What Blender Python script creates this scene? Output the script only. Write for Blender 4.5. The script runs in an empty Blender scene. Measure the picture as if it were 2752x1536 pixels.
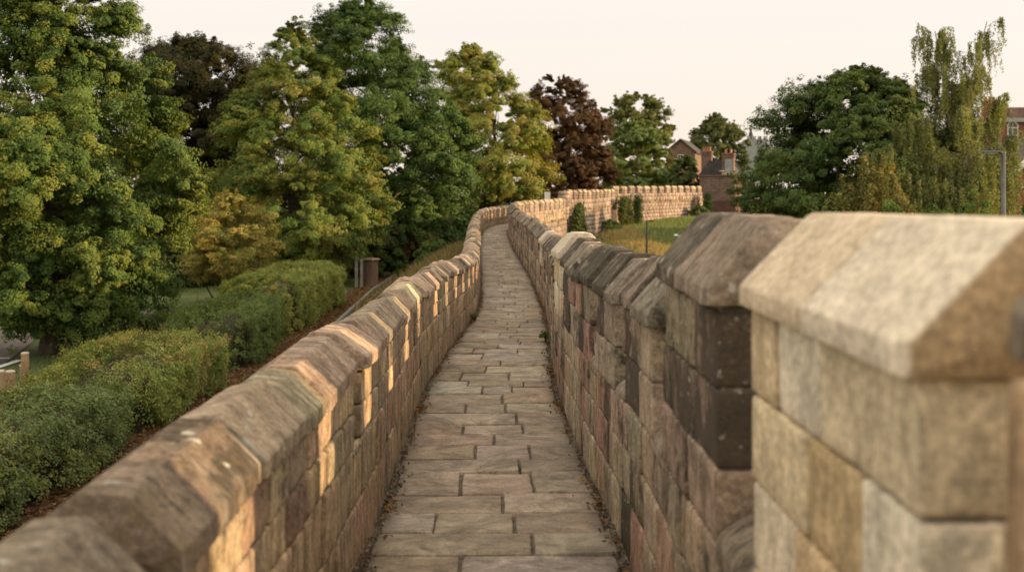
import bpy, math, random
import numpy as np
from mathutils import Vector

random.seed(11)
R = np.random.default_rng(7)
SC = bpy.context.scene
COL = SC.collection
EYE = 4.5                      # eye height above the lower ground (z = 0)
F = 2884.0                     # focal length in photo pixels


def at(px, py, d):
    """A photo pixel at a given distance along the view -> world point."""
    return ((px - 1376) * d / F, d, EYE + (534 - py) * d / F)


# ------------------------------------------------------------------ objects
def tag(o, label=None, cat=None, group=None, kind=None):
    if label: o['label'] = label
    if cat: o['category'] = cat
    if group: o['group'] = group
    if kind: o['kind'] = kind
    return o


def empty(name, loc, label, cat, group=None):
    o = bpy.data.objects.new(name, None)
    o.empty_display_size = 0.2
    COL.objects.link(o)
    o.location = loc
    return tag(o, label, cat, group)


def mesh_np(name, V, faces, mat, parent=None, tint=None, smooth=True, loc=None):
    """Link a mesh from numpy arrays; faces is (n,3|4) or a list of such arrays. Vertices are in world coordinates."""
    V = np.asarray(V, dtype=np.float32).copy()
    if loc is None:
        loc = (0, 0, 0)
    base = np.array(parent_world(parent) if parent is not None else loc, dtype=np.float32)
    V -= base
    me = bpy.data.meshes.new(name)
    if isinstance(faces, np.ndarray):
        faces = [faces]
    faces = [np.asarray(f, dtype=np.int32) for f in faces if len(f)]
    me.vertices.add(len(V))
    me.vertices.foreach_set('co', V.ravel())
    nl = sum(f.size for f in faces); npoly = sum(len(f) for f in faces)
    me.loops.add(nl); me.polygons.add(npoly)
    me.loops.foreach_set('vertex_index', np.concatenate([f.ravel() for f in faces]))
    tot = np.concatenate([np.full(len(f), f.shape[1], dtype=np.int32) for f in faces])
    st = np.concatenate([[0], np.cumsum(tot)[:-1]]).astype(np.int32)
    me.polygons.foreach_set('loop_start', st)
    me.polygons.foreach_set('use_smooth', np.full(npoly, smooth, dtype=bool))
    me.update(calc_edges=True)
    if tint is not None:
        a = me.color_attributes.new('tint', 'FLOAT_COLOR', 'POINT')
        a.data.foreach_set('color', np.asarray(tint, dtype=np.float32).ravel())
    me.materials.append(mat)
    o = bpy.data.objects.new(name, me)
    COL.objects.link(o)
    if parent is not None:
        o.parent = parent
    else:
        o.location = loc
    return o


def parent_world(p):
    v = Vector((0, 0, 0))
    while p is not None:
        v += Vector(p.location)
        p = p.parent
    return tuple(v)


class MB:
    """Collects boxes, prisms and tubes for ONE mesh."""
    def __init__(self):
        self.v = []; self.q = []; self.t = []
    def quad(self, a, b, c, d): self.q.append((a, b, c, d))
    def box(self, c, s, rz=0.0, taper=1.0, bev=0.0):
        cx, cy, cz = c; sx, sy, sz = s
        co, si = math.cos(rz), math.sin(rz)
        n = len(self.v)
        for dz in (-.5, .5):
            k = 1.0 if dz < 0 else taper
            for dx, dy in ((-.5, -.5), (.5, -.5), (.5, .5), (-.5, .5)):
                x, y = dx * sx * k, dy * sy * k
                self.v.append((cx + x * co - y * si, cy + x * si + y * co, cz + dz * sz))
        for f in ((3, 2, 1, 0), (4, 5, 6, 7), (0, 1, 5, 4), (1, 2, 6, 5), (2, 3, 7, 6), (3, 0, 4, 7)):
            self.q.append(tuple(n + i for i in f))
        return self
    def tube(self, pts, rad, seg=8, cap=True):
        pts = [Vector(p) for p in pts]
        n0 = len(self.v)
        up = Vector((0.13, 0.31, 1)).normalized()
        for i, p in enumerate(pts):
            t = (pts[min(i + 1, len(pts) - 1)] - pts[max(i - 1, 0)]).normalized()
            a = t.cross(up)
            if a.length < 1e-3: a = t.cross(Vector((1, 0, 0)))
            a.normalize(); b = t.cross(a)
            r = rad[i] if hasattr(rad, '__len__') else rad
            for k in range(seg):
                an = 2 * math.pi * k / seg
                self.v.append(tuple(p + a * (r * math.cos(an)) + b * (r * math.sin(an))))
        for i in range(len(pts) - 1):
            for k in range(seg):
                a0 = n0 + i * seg + k; a1 = n0 + i * seg + (k + 1) % seg
                self.q.append((a0, a0 + seg, a1 + seg, a1))
        if cap:
            for base, flip in ((n0, False), (n0 + (len(pts) - 1) * seg, True)):
                c = len(self.v)
                ring = [Vector(self.v[base + k]) for k in range(seg)]
                self.v.append(tuple(sum(ring, Vector()) / seg))
                for k in range(seg):
                    a, b = base + k, base + (k + 1) % seg
                    self.t.append((c, b, a) if flip else (c, a, b))
        return self
    def lathe(self, c, prof, seg=16):
        n0 = len(self.v)
        for (r, z) in prof:
            for k in range(seg):
                an = 2 * math.pi * k / seg
                self.v.append((c[0] + r * math.cos(an), c[1] + r * math.sin(an), c[2] + z))
        for i in range(len(prof) - 1):
            for k in range(seg):
                a0 = n0 + i * seg + k; a1 = n0 + i * seg + (k + 1) % seg
                self.q.append((a0, a1, a1 + seg, a0 + seg))
        return self
    def prism(self, poly, y0, y1, rz=0.0, origin=(0, 0, 0)):
        """Polygon in local x,z swept along local y."""
        co, si = math.cos(rz), math.sin(rz)
        def W(x, y, z): return (origin[0] + x * co - y * si, origin[1] + x * si + y * co, origin[2] + z)
        n = len(self.v); m = len(poly)
        for y in (y0, y1):
            for (x, z) in poly: self.v.append(W(x, y, z))
        for i in range(m):
            j = (i + 1) % m
            self.q.append((n + i, n + j, n + m + j, n + m + i))
        for y, base, fl in ((y0, n, True), (y1, n + m, False)):
            cx = sum(p[0] for p in poly) / m; cz = sum(p[1] for p in poly) / m
            c = len(self.v); self.v.append(W(cx, y, cz))
            for i in range(m):
                j = (i + 1) % m
                self.t.append((c, base + j, base + i) if fl else (c, base + i, base + j))
        return self
    def build(self, name, mat, parent=None, smooth=False, tint=None, loc=None):
        fs = []
        if self.q: fs.append(np.array(self.q, dtype=np.int32))
        if self.t: fs.append(np.array(self.t, dtype=np.int32))
        tn = None
        if tint is not None: tn = np.tile(np.array(tint, dtype=np.float32), (len(self.v), 1))
        return mesh_np(name, np.array(self.v), fs, mat, parent, tn, smooth, loc)


# ------------------------------------------------------------------ noise
def _h(i, j, k):
    n = (i.astype(np.int64) * 374761393 + j.astype(np.int64) * 668265263 + k.astype(np.int64) * 2147483647 + 1013904223) & 0xFFFFFFFF
    n = ((n ^ (n >> 13)) * 1274126177) & 0xFFFFFFFF
    n = (n ^ (n >> 16)) & 0xFFFFFFFF
    return n.astype(np.float64) / 0x7FFFFFFF - 1.0


def vnoise(p):
    p = np.asarray(p, dtype=np.float64)
    i = np.floor(p).astype(np.int64); f = p - i
    f = f * f * (3 - 2 * f)
    x, y, z = i[..., 0], i[..., 1], i[..., 2]
    fx, fy, fz = f[..., 0], f[..., 1], f[..., 2]
    def L(a, b, t): return a + (b - a) * t
    return L(L(L(_h(x, y, z), _h(x + 1, y, z), fx), L(_h(x, y + 1, z), _h(x + 1, y + 1, z), fx), fy),
             L(L(_h(x, y, z + 1), _h(x + 1, y, z + 1), fx), L(_h(x, y + 1, z + 1), _h(x + 1, y + 1, z + 1), fx), fy), fz)


def fbm(p, octs=3):
    s = 0; a = 1; t = 0
    p = np.asarray(p, dtype=np.float64)
    for o in range(octs):
        s = s + a * vnoise(p * (2 ** o) + 17.3 * o); t += a; a *= .5
    return s / t


# ------------------------------------------------------------------ materials
def new_mat(name):
    m = bpy.data.materials.new(name); m.use_nodes = True
    nt = m.node_tree; nt.nodes.clear()
    out = nt.nodes.new('ShaderNodeOutputMaterial')
    return m, nt, out


class NT:
    def __init__(self, nt): self.nt = nt
    def n(self, typ, **kw):
        x = self.nt.nodes.new(typ)
        for k, v in kw.items():
            if k.startswith('i_'):
                x.inputs[k[2:].replace('_', ' ')].default_value = v
            else: setattr(x, k, v)
        return x
    def l(self, a, b): self.nt.links.new(a, b)
    def coords(self, scale=(1, 1, 1), kind='Object'):
        tc = self.n('ShaderNodeTexCoord'); mp = self.n('ShaderNodeMapping')
        mp.inputs['Scale'].default_value = scale
        self.l(tc.outputs[kind], mp.inputs['Vector'])
        return mp.outputs['Vector']
    def noise(self, vec, scale, detail=4, rough=.55, dist=0.0):
        x = self.n('ShaderNodeTexNoise')
        x.inputs['Scale'].default_value = scale; x.inputs['Detail'].default_value = detail
        x.inputs['Roughness'].default_value = rough; x.inputs['Distortion'].default_value = dist
        self.l(vec, x.inputs['Vector'])
        return x.outputs['Fac']
    def rng(self, v, a, b, c=0.0, d=1.0, smooth=True):
        x = self.n('ShaderNodeMapRange')
        x.interpolation_type = 'SMOOTHSTEP' if smooth else 'LINEAR'
        x.inputs['From Min'].default_value = a; x.inputs['From Max'].default_value = b
        x.inputs['To Min'].default_value = c; x.inputs['To Max'].default_value = d
        self.l(v, x.inputs['Value'])
        return x.outputs['Result']
    def math(self, op, a, b=None):
        x = self.n('ShaderNodeMath', operation=op)
        for i, v in enumerate((a, b)):
            if v is None: continue
            if isinstance(v, (int, float)): x.inputs[i].default_value = v
            else: self.l(v, x.inputs[i])
        return x.outputs[0]
    def mix(self, fac, a, b, blend='MIX'):
        x = self.n('ShaderNodeMix', data_type='RGBA', blend_type=blend)
        for sock, v in ((x.inputs['Factor'], fac), (x.inputs[6], a), (x.inputs[7], b)):
            if isinstance(v, (int, float)): sock.default_value = v
            elif isinstance(v, tuple): sock.default_value = v if len(v) == 4 else (*v, 1)
            else: self.l(v, sock)
        return x.outputs[2]
    def bump(self, h, strength=.5, dist=.01, normal=None):
        x = self.n('ShaderNodeBump'); x.inputs['Strength'].default_value = strength
        x.inputs['Distance'].default_value = dist
        self.l(h, x.inputs['Height'])
        if normal is not None: self.l(normal, x.inputs['Normal'])
        return x.outputs['Normal']
    def attr(self):
        x = self.n('ShaderNodeVertexColor'); x.layer_name = 'tint'
        return x.outputs['Color'], x.outputs['Alpha']
    def bsdf(self, out, col, rough=.9, spec=.2, normal=None, metal=0.0):
        x = self.n('ShaderNodeBsdfPrincipled')
        x.inputs['Roughness'].default_value = rough
        x.inputs['Specular IOR Level'].default_value = spec
        x.inputs['Metallic'].default_value = metal
        if isinstance(col, tuple): x.inputs['Base Color'].default_value = (*col, 1)
        else: self.l(col, x.inputs['Base Color'])
        if normal is not None: self.l(normal, x.inputs['Normal'])
        self.l(x.outputs[0], out.inputs['Surface'])
        return x


def mat_stone(name, streak=(4, 34, 4), soot_gain=1.0, lichen=.5, bumpd=.012, moss=.5, soot_bias=0.0, pale=0.0, tool=0.0, contrast=1.0, spots=20):
    m, nt, out = new_mat(name); N = NT(nt)
    col, alpha = N.attr()
    v = N.coords()
    vs = N.coords(streak)
    big = N.noise(v, 1.5, 9, .68, .5)
    med = N.noise(v, 9.0, 8, .68, .3)
    fine = N.noise(v, 60.0, 5, .7)
    st = N.math('ADD', N.math('MULTIPLY', N.noise(vs, 1.0, 6, .68), .55), N.math('MULTIPLY', N.noise(vs, .33, 5, .65), .45))
    c = N.mix(.9 * contrast, col, N.rng(med, .32, .68, .62, 1.3), 'MULTIPLY')
    # bedding lines and grain of the stone itself
    c = N.mix(.9 * contrast, c, N.rng(st, .36, .64, .5, 1.38), 'MULTIPLY')
    c = N.mix(.85, c, N.rng(fine, .32, .68, .62, 1.32), 'MULTIPLY')
    # sooty weathering crust, per stone amount in the attribute's alpha
    k = N.math('ADD', N.math('MULTIPLY', big, .55), N.math('MULTIPLY', med, .45))
    k = N.math('ADD', k, N.math('MULTIPLY', N.math('SUBTRACT', alpha, .5), .40 * soot_gain))
    k = N.math('ADD', k, N.math('MULTIPLY', N.math('SUBTRACT', st, .5), .45))
    soot = N.rng(k, .50 - soot_bias, .60 - soot_bias)
    c = N.mix(N.math('MULTIPLY', soot, .9), c, (.046, .040, .029))
    if moss > 0:
        mo = N.rng(N.noise(v, 5.3, 8, .7, .6), .56, .68)
        c = N.mix(N.math('MULTIPLY', mo, moss), c, (.16, .125, .05))
    if tool > 0:
        vt = N.coords((26, 26, 11))
        tn = N.rng(N.noise(vt, 1.0, 4, .6, .5), .40, .60, .52, 1.12)
        c = N.mix(tool, c, tn, 'MULTIPLY')
    if pale > 0:
        pl = N.math('MULTIPLY', N.rng(st, .53, .63), N.rng(N.noise(v, 3.1, 6, .65), .42, .58))
        c = N.mix(N.math('MULTIPLY', pl, pale), c, (.48, .44, .36))
    if lichen > 0:
        cr = N.math('MULTIPLY', N.rng(N.noise(v, 13, 8, .7, .4), .58, .68), N.rng(N.noise(v, 1.9, 4), .48, .6))
        c = N.mix(N.math('MULTIPLY', cr, lichen * .8), c, (.46, .43, .36))
        vo = N.n('ShaderNodeTexVoronoi'); vo.inputs['Scale'].default_value = spots
        wv = N.n('ShaderNodeVectorMath', operation='ADD')
        nc = N.n('ShaderNodeTexNoise'); nc.inputs['Scale'].default_value = 30
        N.l(v, nc.inputs['Vector'])
        sc = N.n('ShaderNodeVectorMath', operation='SCALE'); sc.inputs['Scale'].default_value = .05
        N.l(nc.outputs['Color'], sc.inputs[0]); N.l(v, wv.inputs[0]); N.l(sc.outputs[0], wv.inputs[1])
        N.l(wv.outputs[0], vo.inputs['Vector'])
        sp = N.rng(vo.outputs['Distance'], .24, .14)
        msk = N.rng(N.noise(v, 2.6, 3), .49, .57)
        c = N.mix(N.math('MULTIPLY', N.math('MULTIPLY', sp, msk), lichen), c, (.52, .50, .43))
    hgt = N.math('ADD', N.math('MULTIPLY', med, .6), N.math('ADD', N.math('MULTIPLY', fine, .3), N.math('MULTIPLY', st, .6)))
    nr = N.bump(hgt, .9, bumpd)
    N.bsdf(out, c, .92, .15, nr)
    return m


def mat_slab():
    m, nt, out = new_mat('paving_stone'); N = NT(nt)
    col, alpha = N.attr()
    v = N.coords()
    a = N.noise(v, 2.6, 8, .68, 1.4)
    b = N.noise(v, 8.0, 8, .68, 1.0)
    f = N.noise(v, 75, 5, .7)
    c = N.mix(1.0, col, N.rng(a, .32, .68, .60, 1.25), 'MULTIPLY')
    c = N.mix(.8, c, N.rng(b, .34, .66, .74, 1.2), 'MULTIPLY')
    c = N.mix(.7, c, N.rng(f, .3, .7, .68, 1.25), 'MULTIPLY')
    # bedding edges: thin dark contour lines where layers have flaked away
    con = N.math('FRACT', N.math('MULTIPLY', N.noise(v, 1.25, 4, .55, .3), 9.0))
    line = N.rng(con, .0, .07, 1, 0)
    c = N.mix(N.math('MULTIPLY', N.math('MULTIPLY', line, N.rng(N.noise(v, 1.9, 3), .5, .6)), .55), c, (.07, .058, .042))
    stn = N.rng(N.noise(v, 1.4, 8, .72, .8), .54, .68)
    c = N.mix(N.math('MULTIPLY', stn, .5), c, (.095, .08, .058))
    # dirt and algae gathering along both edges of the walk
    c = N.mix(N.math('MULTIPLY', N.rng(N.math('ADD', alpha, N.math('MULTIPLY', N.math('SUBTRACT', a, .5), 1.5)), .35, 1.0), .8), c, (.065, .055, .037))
    h = N.math('ADD', N.math('MULTIPLY', b, .6), N.math('ADD', N.math('MULTIPLY', f, .3), N.math('MULTIPLY', con, .12)))
    N.bsdf(out, c, .82, .3, N.bump(h, .7, .009))
    return m


def mat_leaf(name, trans=.25, gloss=.12):
    m, nt, out = new_mat(name); N = NT(nt)
    col, alpha = N.attr()
    d = N.n('ShaderNodeBsdfPrincipled'); d.inputs['Roughness'].default_value = .55
    d.inputs['Specular IOR Level'].default_value = gloss
    N.l(col, d.inputs['Base Color'])
    t = N.n('ShaderNodeBsdfTranslucent')
    tc = N.mix(1.0, col, (1.5, 1.35, .55), 'MULTIPLY')
    N.l(tc, t.inputs['Color'])
    mx = N.n('ShaderNodeMixShader'); mx.inputs[0].default_value = trans
    N.l(d.outputs[0], mx.inputs[1]); N.l(t.outputs[0], mx.inputs[2])
    N.l(mx.outputs[0], out.inputs['Surface'])
    return m


def mat_noise(name, c1, c2, scale=4, rough=.9, spec=.2, bumpd=.01, detail=5, c3=None, fine=40):
    m, nt, out = new_mat(name); N = NT(nt)
    v = N.coords()
    a = N.noise(v, scale, detail, .6, .4)
    f = N.noise(v, fine, 3, .6)
    c = N.mix(N.rng(a, .35, .65), c1, c2)
    if c3 is not None:
        c = N.mix(N.rng(N.noise(v, scale * .23, 4), .52, .66), c, c3)
    c = N.mix(.6, c, N.rng(f, .3, .7, .75, 1.25), 'MULTIPLY')
    h = N.math('ADD', N.math('MULTIPLY', a, .6), N.math('MULTIPLY', f, .4))
    N.bsdf(out, c, rough, spec, N.bump(h, .6, bumpd))
    return m


def mat_plain(name, c, rough=.5, spec=.4, metal=0.0):
    m, nt, out = new_mat(name); N = NT(nt)
    v = N.coords()
    cc = N.mix(1.0, c, N.rng(N.noise(v, 3.5, 5), .3, .7, .82, 1.12), 'MULTIPLY')
    N.bsdf(out, cc, rough, spec, None, metal)
    return m


def mat_brick(name, c1, c2, mortar, bw=.225, bh=.075, rot=0.0):
    m, nt, out = new_mat(name); N = NT(nt)
    tc = N.n('ShaderNodeTexCoord'); sp = N.n('ShaderNodeSeparateXYZ'); cb = N.n('ShaderNodeCombineXYZ')
    N.l(tc.outputs['Object'], sp.inputs[0])
    N.l(N.math('ADD', sp.outputs[0], sp.outputs[1]), cb.inputs[0]); N.l(sp.outputs[2], cb.inputs[1])
    b = N.n('ShaderNodeTexBrick')
    b.inputs['Color1'].default_value = (*c1, 1); b.inputs['Color2'].default_value = (*c2, 1); b.inputs['Mortar'].default_value = (*mortar, 1)
    b.inputs['Scale'].default_value = 1; b.inputs['Brick Width'].default_value = bw; b.inputs['Row Height'].default_value = bh
    b.inputs['Mortar Size'].default_value = bh * .09
    N.l(cb.outputs[0], b.inputs['Vector'])
    v = N.coords()
    c = N.mix(.8, b.outputs['Color'], N.rng(N.noise(v, 1.3, 6, .65), .3, .7, .7, 1.2), 'MULTIPLY')
    N.bsdf(out, c, .9, .15, N.bump(b.outputs['Fac'], .3, -.01))
    return m


M_STONE_R = mat_stone('weathered_sandstone_red', lichen=.5, bumpd=.016)
M_STONE_L = mat_stone('weathered_sandstone_tan', soot_gain=.8, lichen=.45, bumpd=.016)
M_COPE = mat_stone('weathered_coping_stone', streak=(5, 62, 5), soot_gain=.9, lichen=.8, spots=11, bumpd=.022, pale=.62)
M_FRESH = mat_stone('fresh_cut_sandstone', streak=(10, 10, 4), soot_gain=.5, lichen=.0, bumpd=.006, moss=.22, soot_bias=-.16, tool=.42, contrast=.42)
M_FRESHCAP = mat_stone('smooth_pale_sandstone', streak=(10, 10, 10), soot_gain=.4, lichen=.0, bumpd=.003, moss=.14, soot_bias=-.13, contrast=.28)
M_FARSTONE = mat_stone('distant_sandstone', streak=(.8, .8, .35), soot_gain=.6, lichen=0, bumpd=.02, moss=.25)
M_MORTAR = mat_noise('lime_mortar', (.34, .275, .20), (.10, .08, .058), 9, bumpd=.012)
M_SLAB = mat_slab()
M_DIRT = mat_noise('path_grit', (.10, .08, .058), (.17, .14, .105), 14, bumpd=.015, c3=(.055, .048, .03), fine=90)
M_LEAF = mat_leaf('tree_leaf')
M_HEDGE = mat_leaf('hedge_leaf', .25)
M_GRASSB = mat_leaf('grass_blade', .3, .1)
M_LITTER = mat_leaf('fallen_leaf', .15, .1)
M_BARK = mat_noise('tree_bark', (.055, .042, .03), (.11, .085, .06), 7, bumpd=.03)
M_TWIGS = mat_noise('dead_twigs', (.035, .030, .018), (.06, .048, .028), 22, bumpd=.05)
M_BIRCH = mat_noise('pale_bark', (.28, .25, .2), (.12, .1, .08), 4, bumpd=.02)


# ------------------------------------------------------------------ the walk: a curve with (s, n, h) coordinates
_y = np.array([-8, -3, 0, 4.5, 5.6, 6.9, 7.8, 9.25, 10.8, 12.9, 15.7, 19.1, 21.9, 26.4, 32, 38.9, 47.4, 52, 55, 58, 61, 65, 70, 76, 90])
_x = np.array([-.05, -.05, -.06, -.078, -.094, -.139, -.156, -.19, -.18, -.132, -.06, -.02, -.06, -.19, -.38, -.58, -.76, -.77, -.62, -.25, .42, 1.46, 2.7, 4.2, 7.6])
_z = np.array([-1.56, -1.56, -1.56, -1.57, -1.63, -1.67, -1.68, -1.69, -1.72, -1.76, -1.85, -1.95, -1.93, -1.82, -1.78, -1.72, -1.6, -1.52, -1.46, -1.42, -1.38, -1.33, -1.25, -1.2, -1.2])
_S = np.linspace(-8, 90, 1961)
def _smooth(a, w):
    k = np.exp(-np.linspace(-2, 2, w) ** 2); k /= k.sum()
    return np.convolve(np.pad(a, w // 2, mode='edge'), k, mode='valid')
_X = _smooth(np.interp(_S, _y, _x), 41)
_Z = _smooth(np.interp(_S, _y, _z), 41) + EYE
_DX = np.gradient(_X, _S)


def path(s, n, h):
    """World points of path coordinates (arrays)."""
    s = np.asarray(s, dtype=np.float64)
    cx = np.interp(s, _S, _X); cz = np.interp(s, _S, _Z); dx = np.interp(s, _S, _DX)
    L = np.sqrt(1 + dx * dx)
    return np.stack([cx + n / L, s - n * dx / L, cz + h], -1)


# ------------------------------------------------------------------ stone blocks
_TPL = {}
def block_template(a, b, c):
    """Lattice of a cube's surface; returns (index triples, quads)."""
    key = (a, b, c)
    if key in _TPL: return _TPL[key]
    ids = {}; pts = []; quads = []
    def pid(i, j, k):
        if (i, j, k) not in ids:
            ids[(i, j, k)] = len(pts); pts.append((i, j, k))
        return ids[(i, j, k)]
    for i in range(a):
        for j in range(b):
            quads.append([pid(i, j, 0), pid(i, j + 1, 0), pid(i + 1, j + 1, 0), pid(i + 1, j, 0)])
            quads.append([pid(i, j, c), pid(i + 1, j, c), pid(i + 1, j + 1, c), pid(i, j + 1, c)])
    for i in range(a):
        for k in range(c):
            quads.append([pid(i, 0, k), pid(i + 1, 0, k), pid(i + 1, 0, k + 1), pid(i, 0, k + 1)])
            quads.append([pid(i, b, k), pid(i, b, k + 1), pid(i + 1, b, k + 1), pid(i + 1, b, k)])
    for j in range(b):
        for k in range(c):
            quads.append([pid(0, j, k), pid(0, j, k + 1), pid(0, j + 1, k + 1), pid(0, j + 1, k)])
            quads.append([pid(a, j, k), pid(a, j + 1, k), pid(a, j + 1, k + 1), pid(a, j, k + 1)])
    _TPL[key] = (np.array(pts), np.array(quads, dtype=np.int32))
    return _TPL[key]


def _axis(idx, m, half, r):
    """Lattice index -> coordinate: a line right at the start of the rounding, the rest even."""
    out = np.zeros((half.shape[0], idx.shape[0]))
    inner = half - r
    if m == 1:
        return np.where(idx[None, :] == 0, -half[:, None], half[:, None])
    for q in range(m + 1):
        sel = idx == q
        if q == 0: v = -half
        elif q == m: v = half
        elif m == 2: v = half * 0
        else: v = -inner + 2 * inner * (q - 1) / (m - 2)
        out[:, sel] = v[:, None]
    return out


class Stones:
    """A heap of rounded, rough blocks in path coordinates; build() makes one mesh of it."""
    def __init__(self): self.b = []
    def add(self, s0, s1, n0, n1, h0, h1, tint, soot=.4, dims=(6, 2, 5), r=.016, amp=.006, skew=(0, 0), tilt=(0, 0)):
        self.b.append((s0, s1, n0, n1, h0, h1, tint, soot, dims, r, amp, skew, tilt))
    lines = 1.0
    def arrays(self, mapper=path):
        Vs, Fs, Ts = [], [], []; off = 0
        groups = {}
        for x in self.b: groups.setdefault(x[8], []).append(x)
        for dims, bl in groups.items():
            T, Q = block_template(*dims)
            A = np.array([x[:6] for x in bl]); r = np.array([x[9] for x in bl]); amp = np.array([x[10] for x in bl])
            ctr = (A[:, 0::2] + A[:, 1::2]) / 2; half = np.abs(A[:, 1::2] - A[:, 0::2]) / 2
            r = np.minimum(r, half.min(1) * .8)
            P = np.stack([_axis(T[:, k], dims[k], half[:, k], r) for k in range(3)], -1)
            inner = (half - r[:, None])[:, None, :]
            q = np.clip(P, -inner, inner); d = P - q
            ln = np.linalg.norm(d, axis=-1, keepdims=True)
            P = q + np.where(ln > 1e-9, d / np.maximum(ln, 1e-9), 0) * np.minimum(ln, r[:, None, None])
            P = P + ctr[:, None, :]
            sk = np.array([x[11] for x in bl]); tl = np.array([x[12] for x in bl]); loc = P - ctr[:, None, :]
            fr = (loc[..., 0] / np.maximum(half[:, None, 0], 1e-6)) * .5 + .5
            P[..., 0] += (sk[:, None, 0] * (1 - fr) + sk[:, None, 1] * fr) * P[..., 1]
            P[..., 2] += tl[:, None, 0] * loc[..., 0] + tl[:, None, 1] * loc[..., 1]
            seed = np.arange(len(bl))[:, None, None] * 7.31
            W = P.copy()
            ns = np.stack([fbm(W * np.array([9, 5, 7]) + seed + 31.7 * k, 3) for k in range(3)], -1)
            lines = fbm(W * np.array([38, 5, 5]) + seed, 2)[..., None]
            face = np.clip(d / np.maximum(r[:, None, None], 1e-6), -1, 1)
            P = P + amp[:, None, None] * (ns * np.array([.5, 1, .6]) + .6 * self.lines * lines * face)
            V = mapper(P[..., 0], P[..., 1], P[..., 2]).reshape(-1, 3)
            nb, nv = P.shape[:2]
            Fs.append((Q[None] + (np.arange(nb) * nv)[:, None, None]).reshape(-1, 4) + off)
            tn = np.array([(*x[6], x[7]) for x in bl])
            Ts.append(np.repeat(tn, nv, axis=0)); Vs.append(V); off += len(V)
        return np.concatenate(Vs), np.concatenate(Fs), np.concatenate(Ts)
    def build(self, name, mat, parent=None, mapper=path, smooth=True, loc=None):
        V, Fc, T = self.arrays(mapper)
        return mesh_np(name, V, Fc, mat, parent, T, smooth, loc)


def chaikin(p, it=1, w=.2):
    p = np.asarray(p, dtype=float)
    for _ in range(it):
        q = np.roll(p, -1, axis=0)
        p = np.stack([p * (1 - w) + q * w, p * w + q * (1 - w)], 1).reshape(-1, 2)
    return p


def densify(p, maxlen):
    out = []
    for i in range(len(p)):
        a, b = p[i], p[(i + 1) % len(p)]
        k = max(1, int(math.ceil(np.linalg.norm(b - a) / maxlen)))
        for t in range(k): out.append(a + (b - a) * t / k)
    return np.array(out)


class Copings:
    """Gabled coping stones in path coordinates."""
    def __init__(self): self.V = []; self.Q = []; self.T = []; self.tr = []; self.off = 0
    def add(self, s0, s1, prof, tint, soot, res=.05, round_=.14, amp=.008, strata=.006, dz=0.0, tilt=0.0, edge=.012, mapper=path, ress=None, endtint=None):
        p = densify(chaikin(prof, 2, round_), res)
        res = ress or res
        m = len(p); L = s1 - s0
        k = max(2, int(L / res))
        ss = np.concatenate([[s0, s0 + edge * .35], np.linspace(s0 + edge, s1 - edge, k), [s1 - edge * .35, s1]])
        sc = np.concatenate([[.94, .98], np.ones(k), [.98, .94]])
        ctr = p.mean(0)
        S = np.repeat(ss[:, None], m, 1)
        NH = ctr + (p[None] - ctr) * sc[:, None, None]
        seed = R.uniform(0, 500)
        P = np.stack([S, NH[..., 0], NH[..., 1]], -1)
        dirn = (p - ctr); dirn /= np.linalg.norm(dirn, axis=1, keepdims=True)
        a = fbm(P * np.array([9, 9, 9]) + seed, 3) * amp
        b = fbm(P * np.array([40, 2.5, 2.5]) + seed * 1.7, 3)
        b = -np.maximum(b - .12, 0) * 2.2 * strata + .25 * b * strata
        P[..., 1] += dirn[None, :, 0] * (a + b); P[..., 2] += dirn[None, :, 1] * (a + b)
        P[..., 0] += fbm(P * 5 + seed * .3, 2) * amp * .8
        P[..., 2] += dz + tilt * (S - (s0 + s1) / 2)
        W = mapper(P[..., 0], P[..., 1], P[..., 2])
        K = len(ss)
        i = np.arange(K - 1)[:, None] * m; j = np.arange(m)[None]
        q = np.stack([i + j, i + (j + 1) % m, i + m + (j + 1) % m, i + m + j], -1).reshape(-1, 4)
        V = W.reshape(-1, 3)
        c0, c1 = len(V), len(V) + 1
        V = np.concatenate([V, W[0].mean(0)[None], W[-1].mean(0)[None]])
        t0 = np.stack([np.full(m, c0), (np.arange(m) + 1) % m, np.arange(m)], -1)
        t1 = np.stack([np.full(m, c1), (K - 1) * m + np.arange(m), (K - 1) * m + (np.arange(m) + 1) % m], -1)
        self.V.append(V); self.Q.append(q + self.off); self.tr.append(np.concatenate([t0, t1]) + self.off)
        tn = np.tile(np.array([*tint, soot]), (len(V), 1))
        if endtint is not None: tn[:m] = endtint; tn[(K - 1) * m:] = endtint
        self.T.append(tn); self.off += len(V)
    def build(self, name, mat, parent=None, loc=None):
        return mesh_np(name, np.concatenate(self.V), [np.concatenate(self.Q), np.concatenate(self.tr)], mat, parent, np.concatenate(self.T), True, loc)


PAL_R = [(.42, .265, .195), (.43, .30, .215), (.37, .29, .20), (.36, .235, .175), (.44, .36, .25), (.32, .265, .185), (.40, .33, .235)]
PAL_L = [(.40, .29, .18), (.36, .26, .165), (.32, .245, .16), (.43, .32, .205), (.34, .225, .155), (.27, .21, .14)]
PAL_FRESH = [(.64, .53, .36), (.58, .44, .26), (.62, .49, .31), (.52, .38, .21), (.64, .56, .42)]
PAL_FAR = [(.34, .262, .205), (.315, .24, .19), (.355, .28, .22), (.32, .235, .185), (.29, .23, .18)]


def jit(c, k=.12):
    f = 1 + random.uniform(-k, k)
    return tuple(max(.01, v * f * (1 + random.uniform(-.04, .04))) for v in c)


def lod(s):
    if s < 8: return (12, 3, 9)
    if s < 16: return (9, 2, 7)
    if s < 30: return (5, 2, 4)
    return (3, 2, 3)


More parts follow.
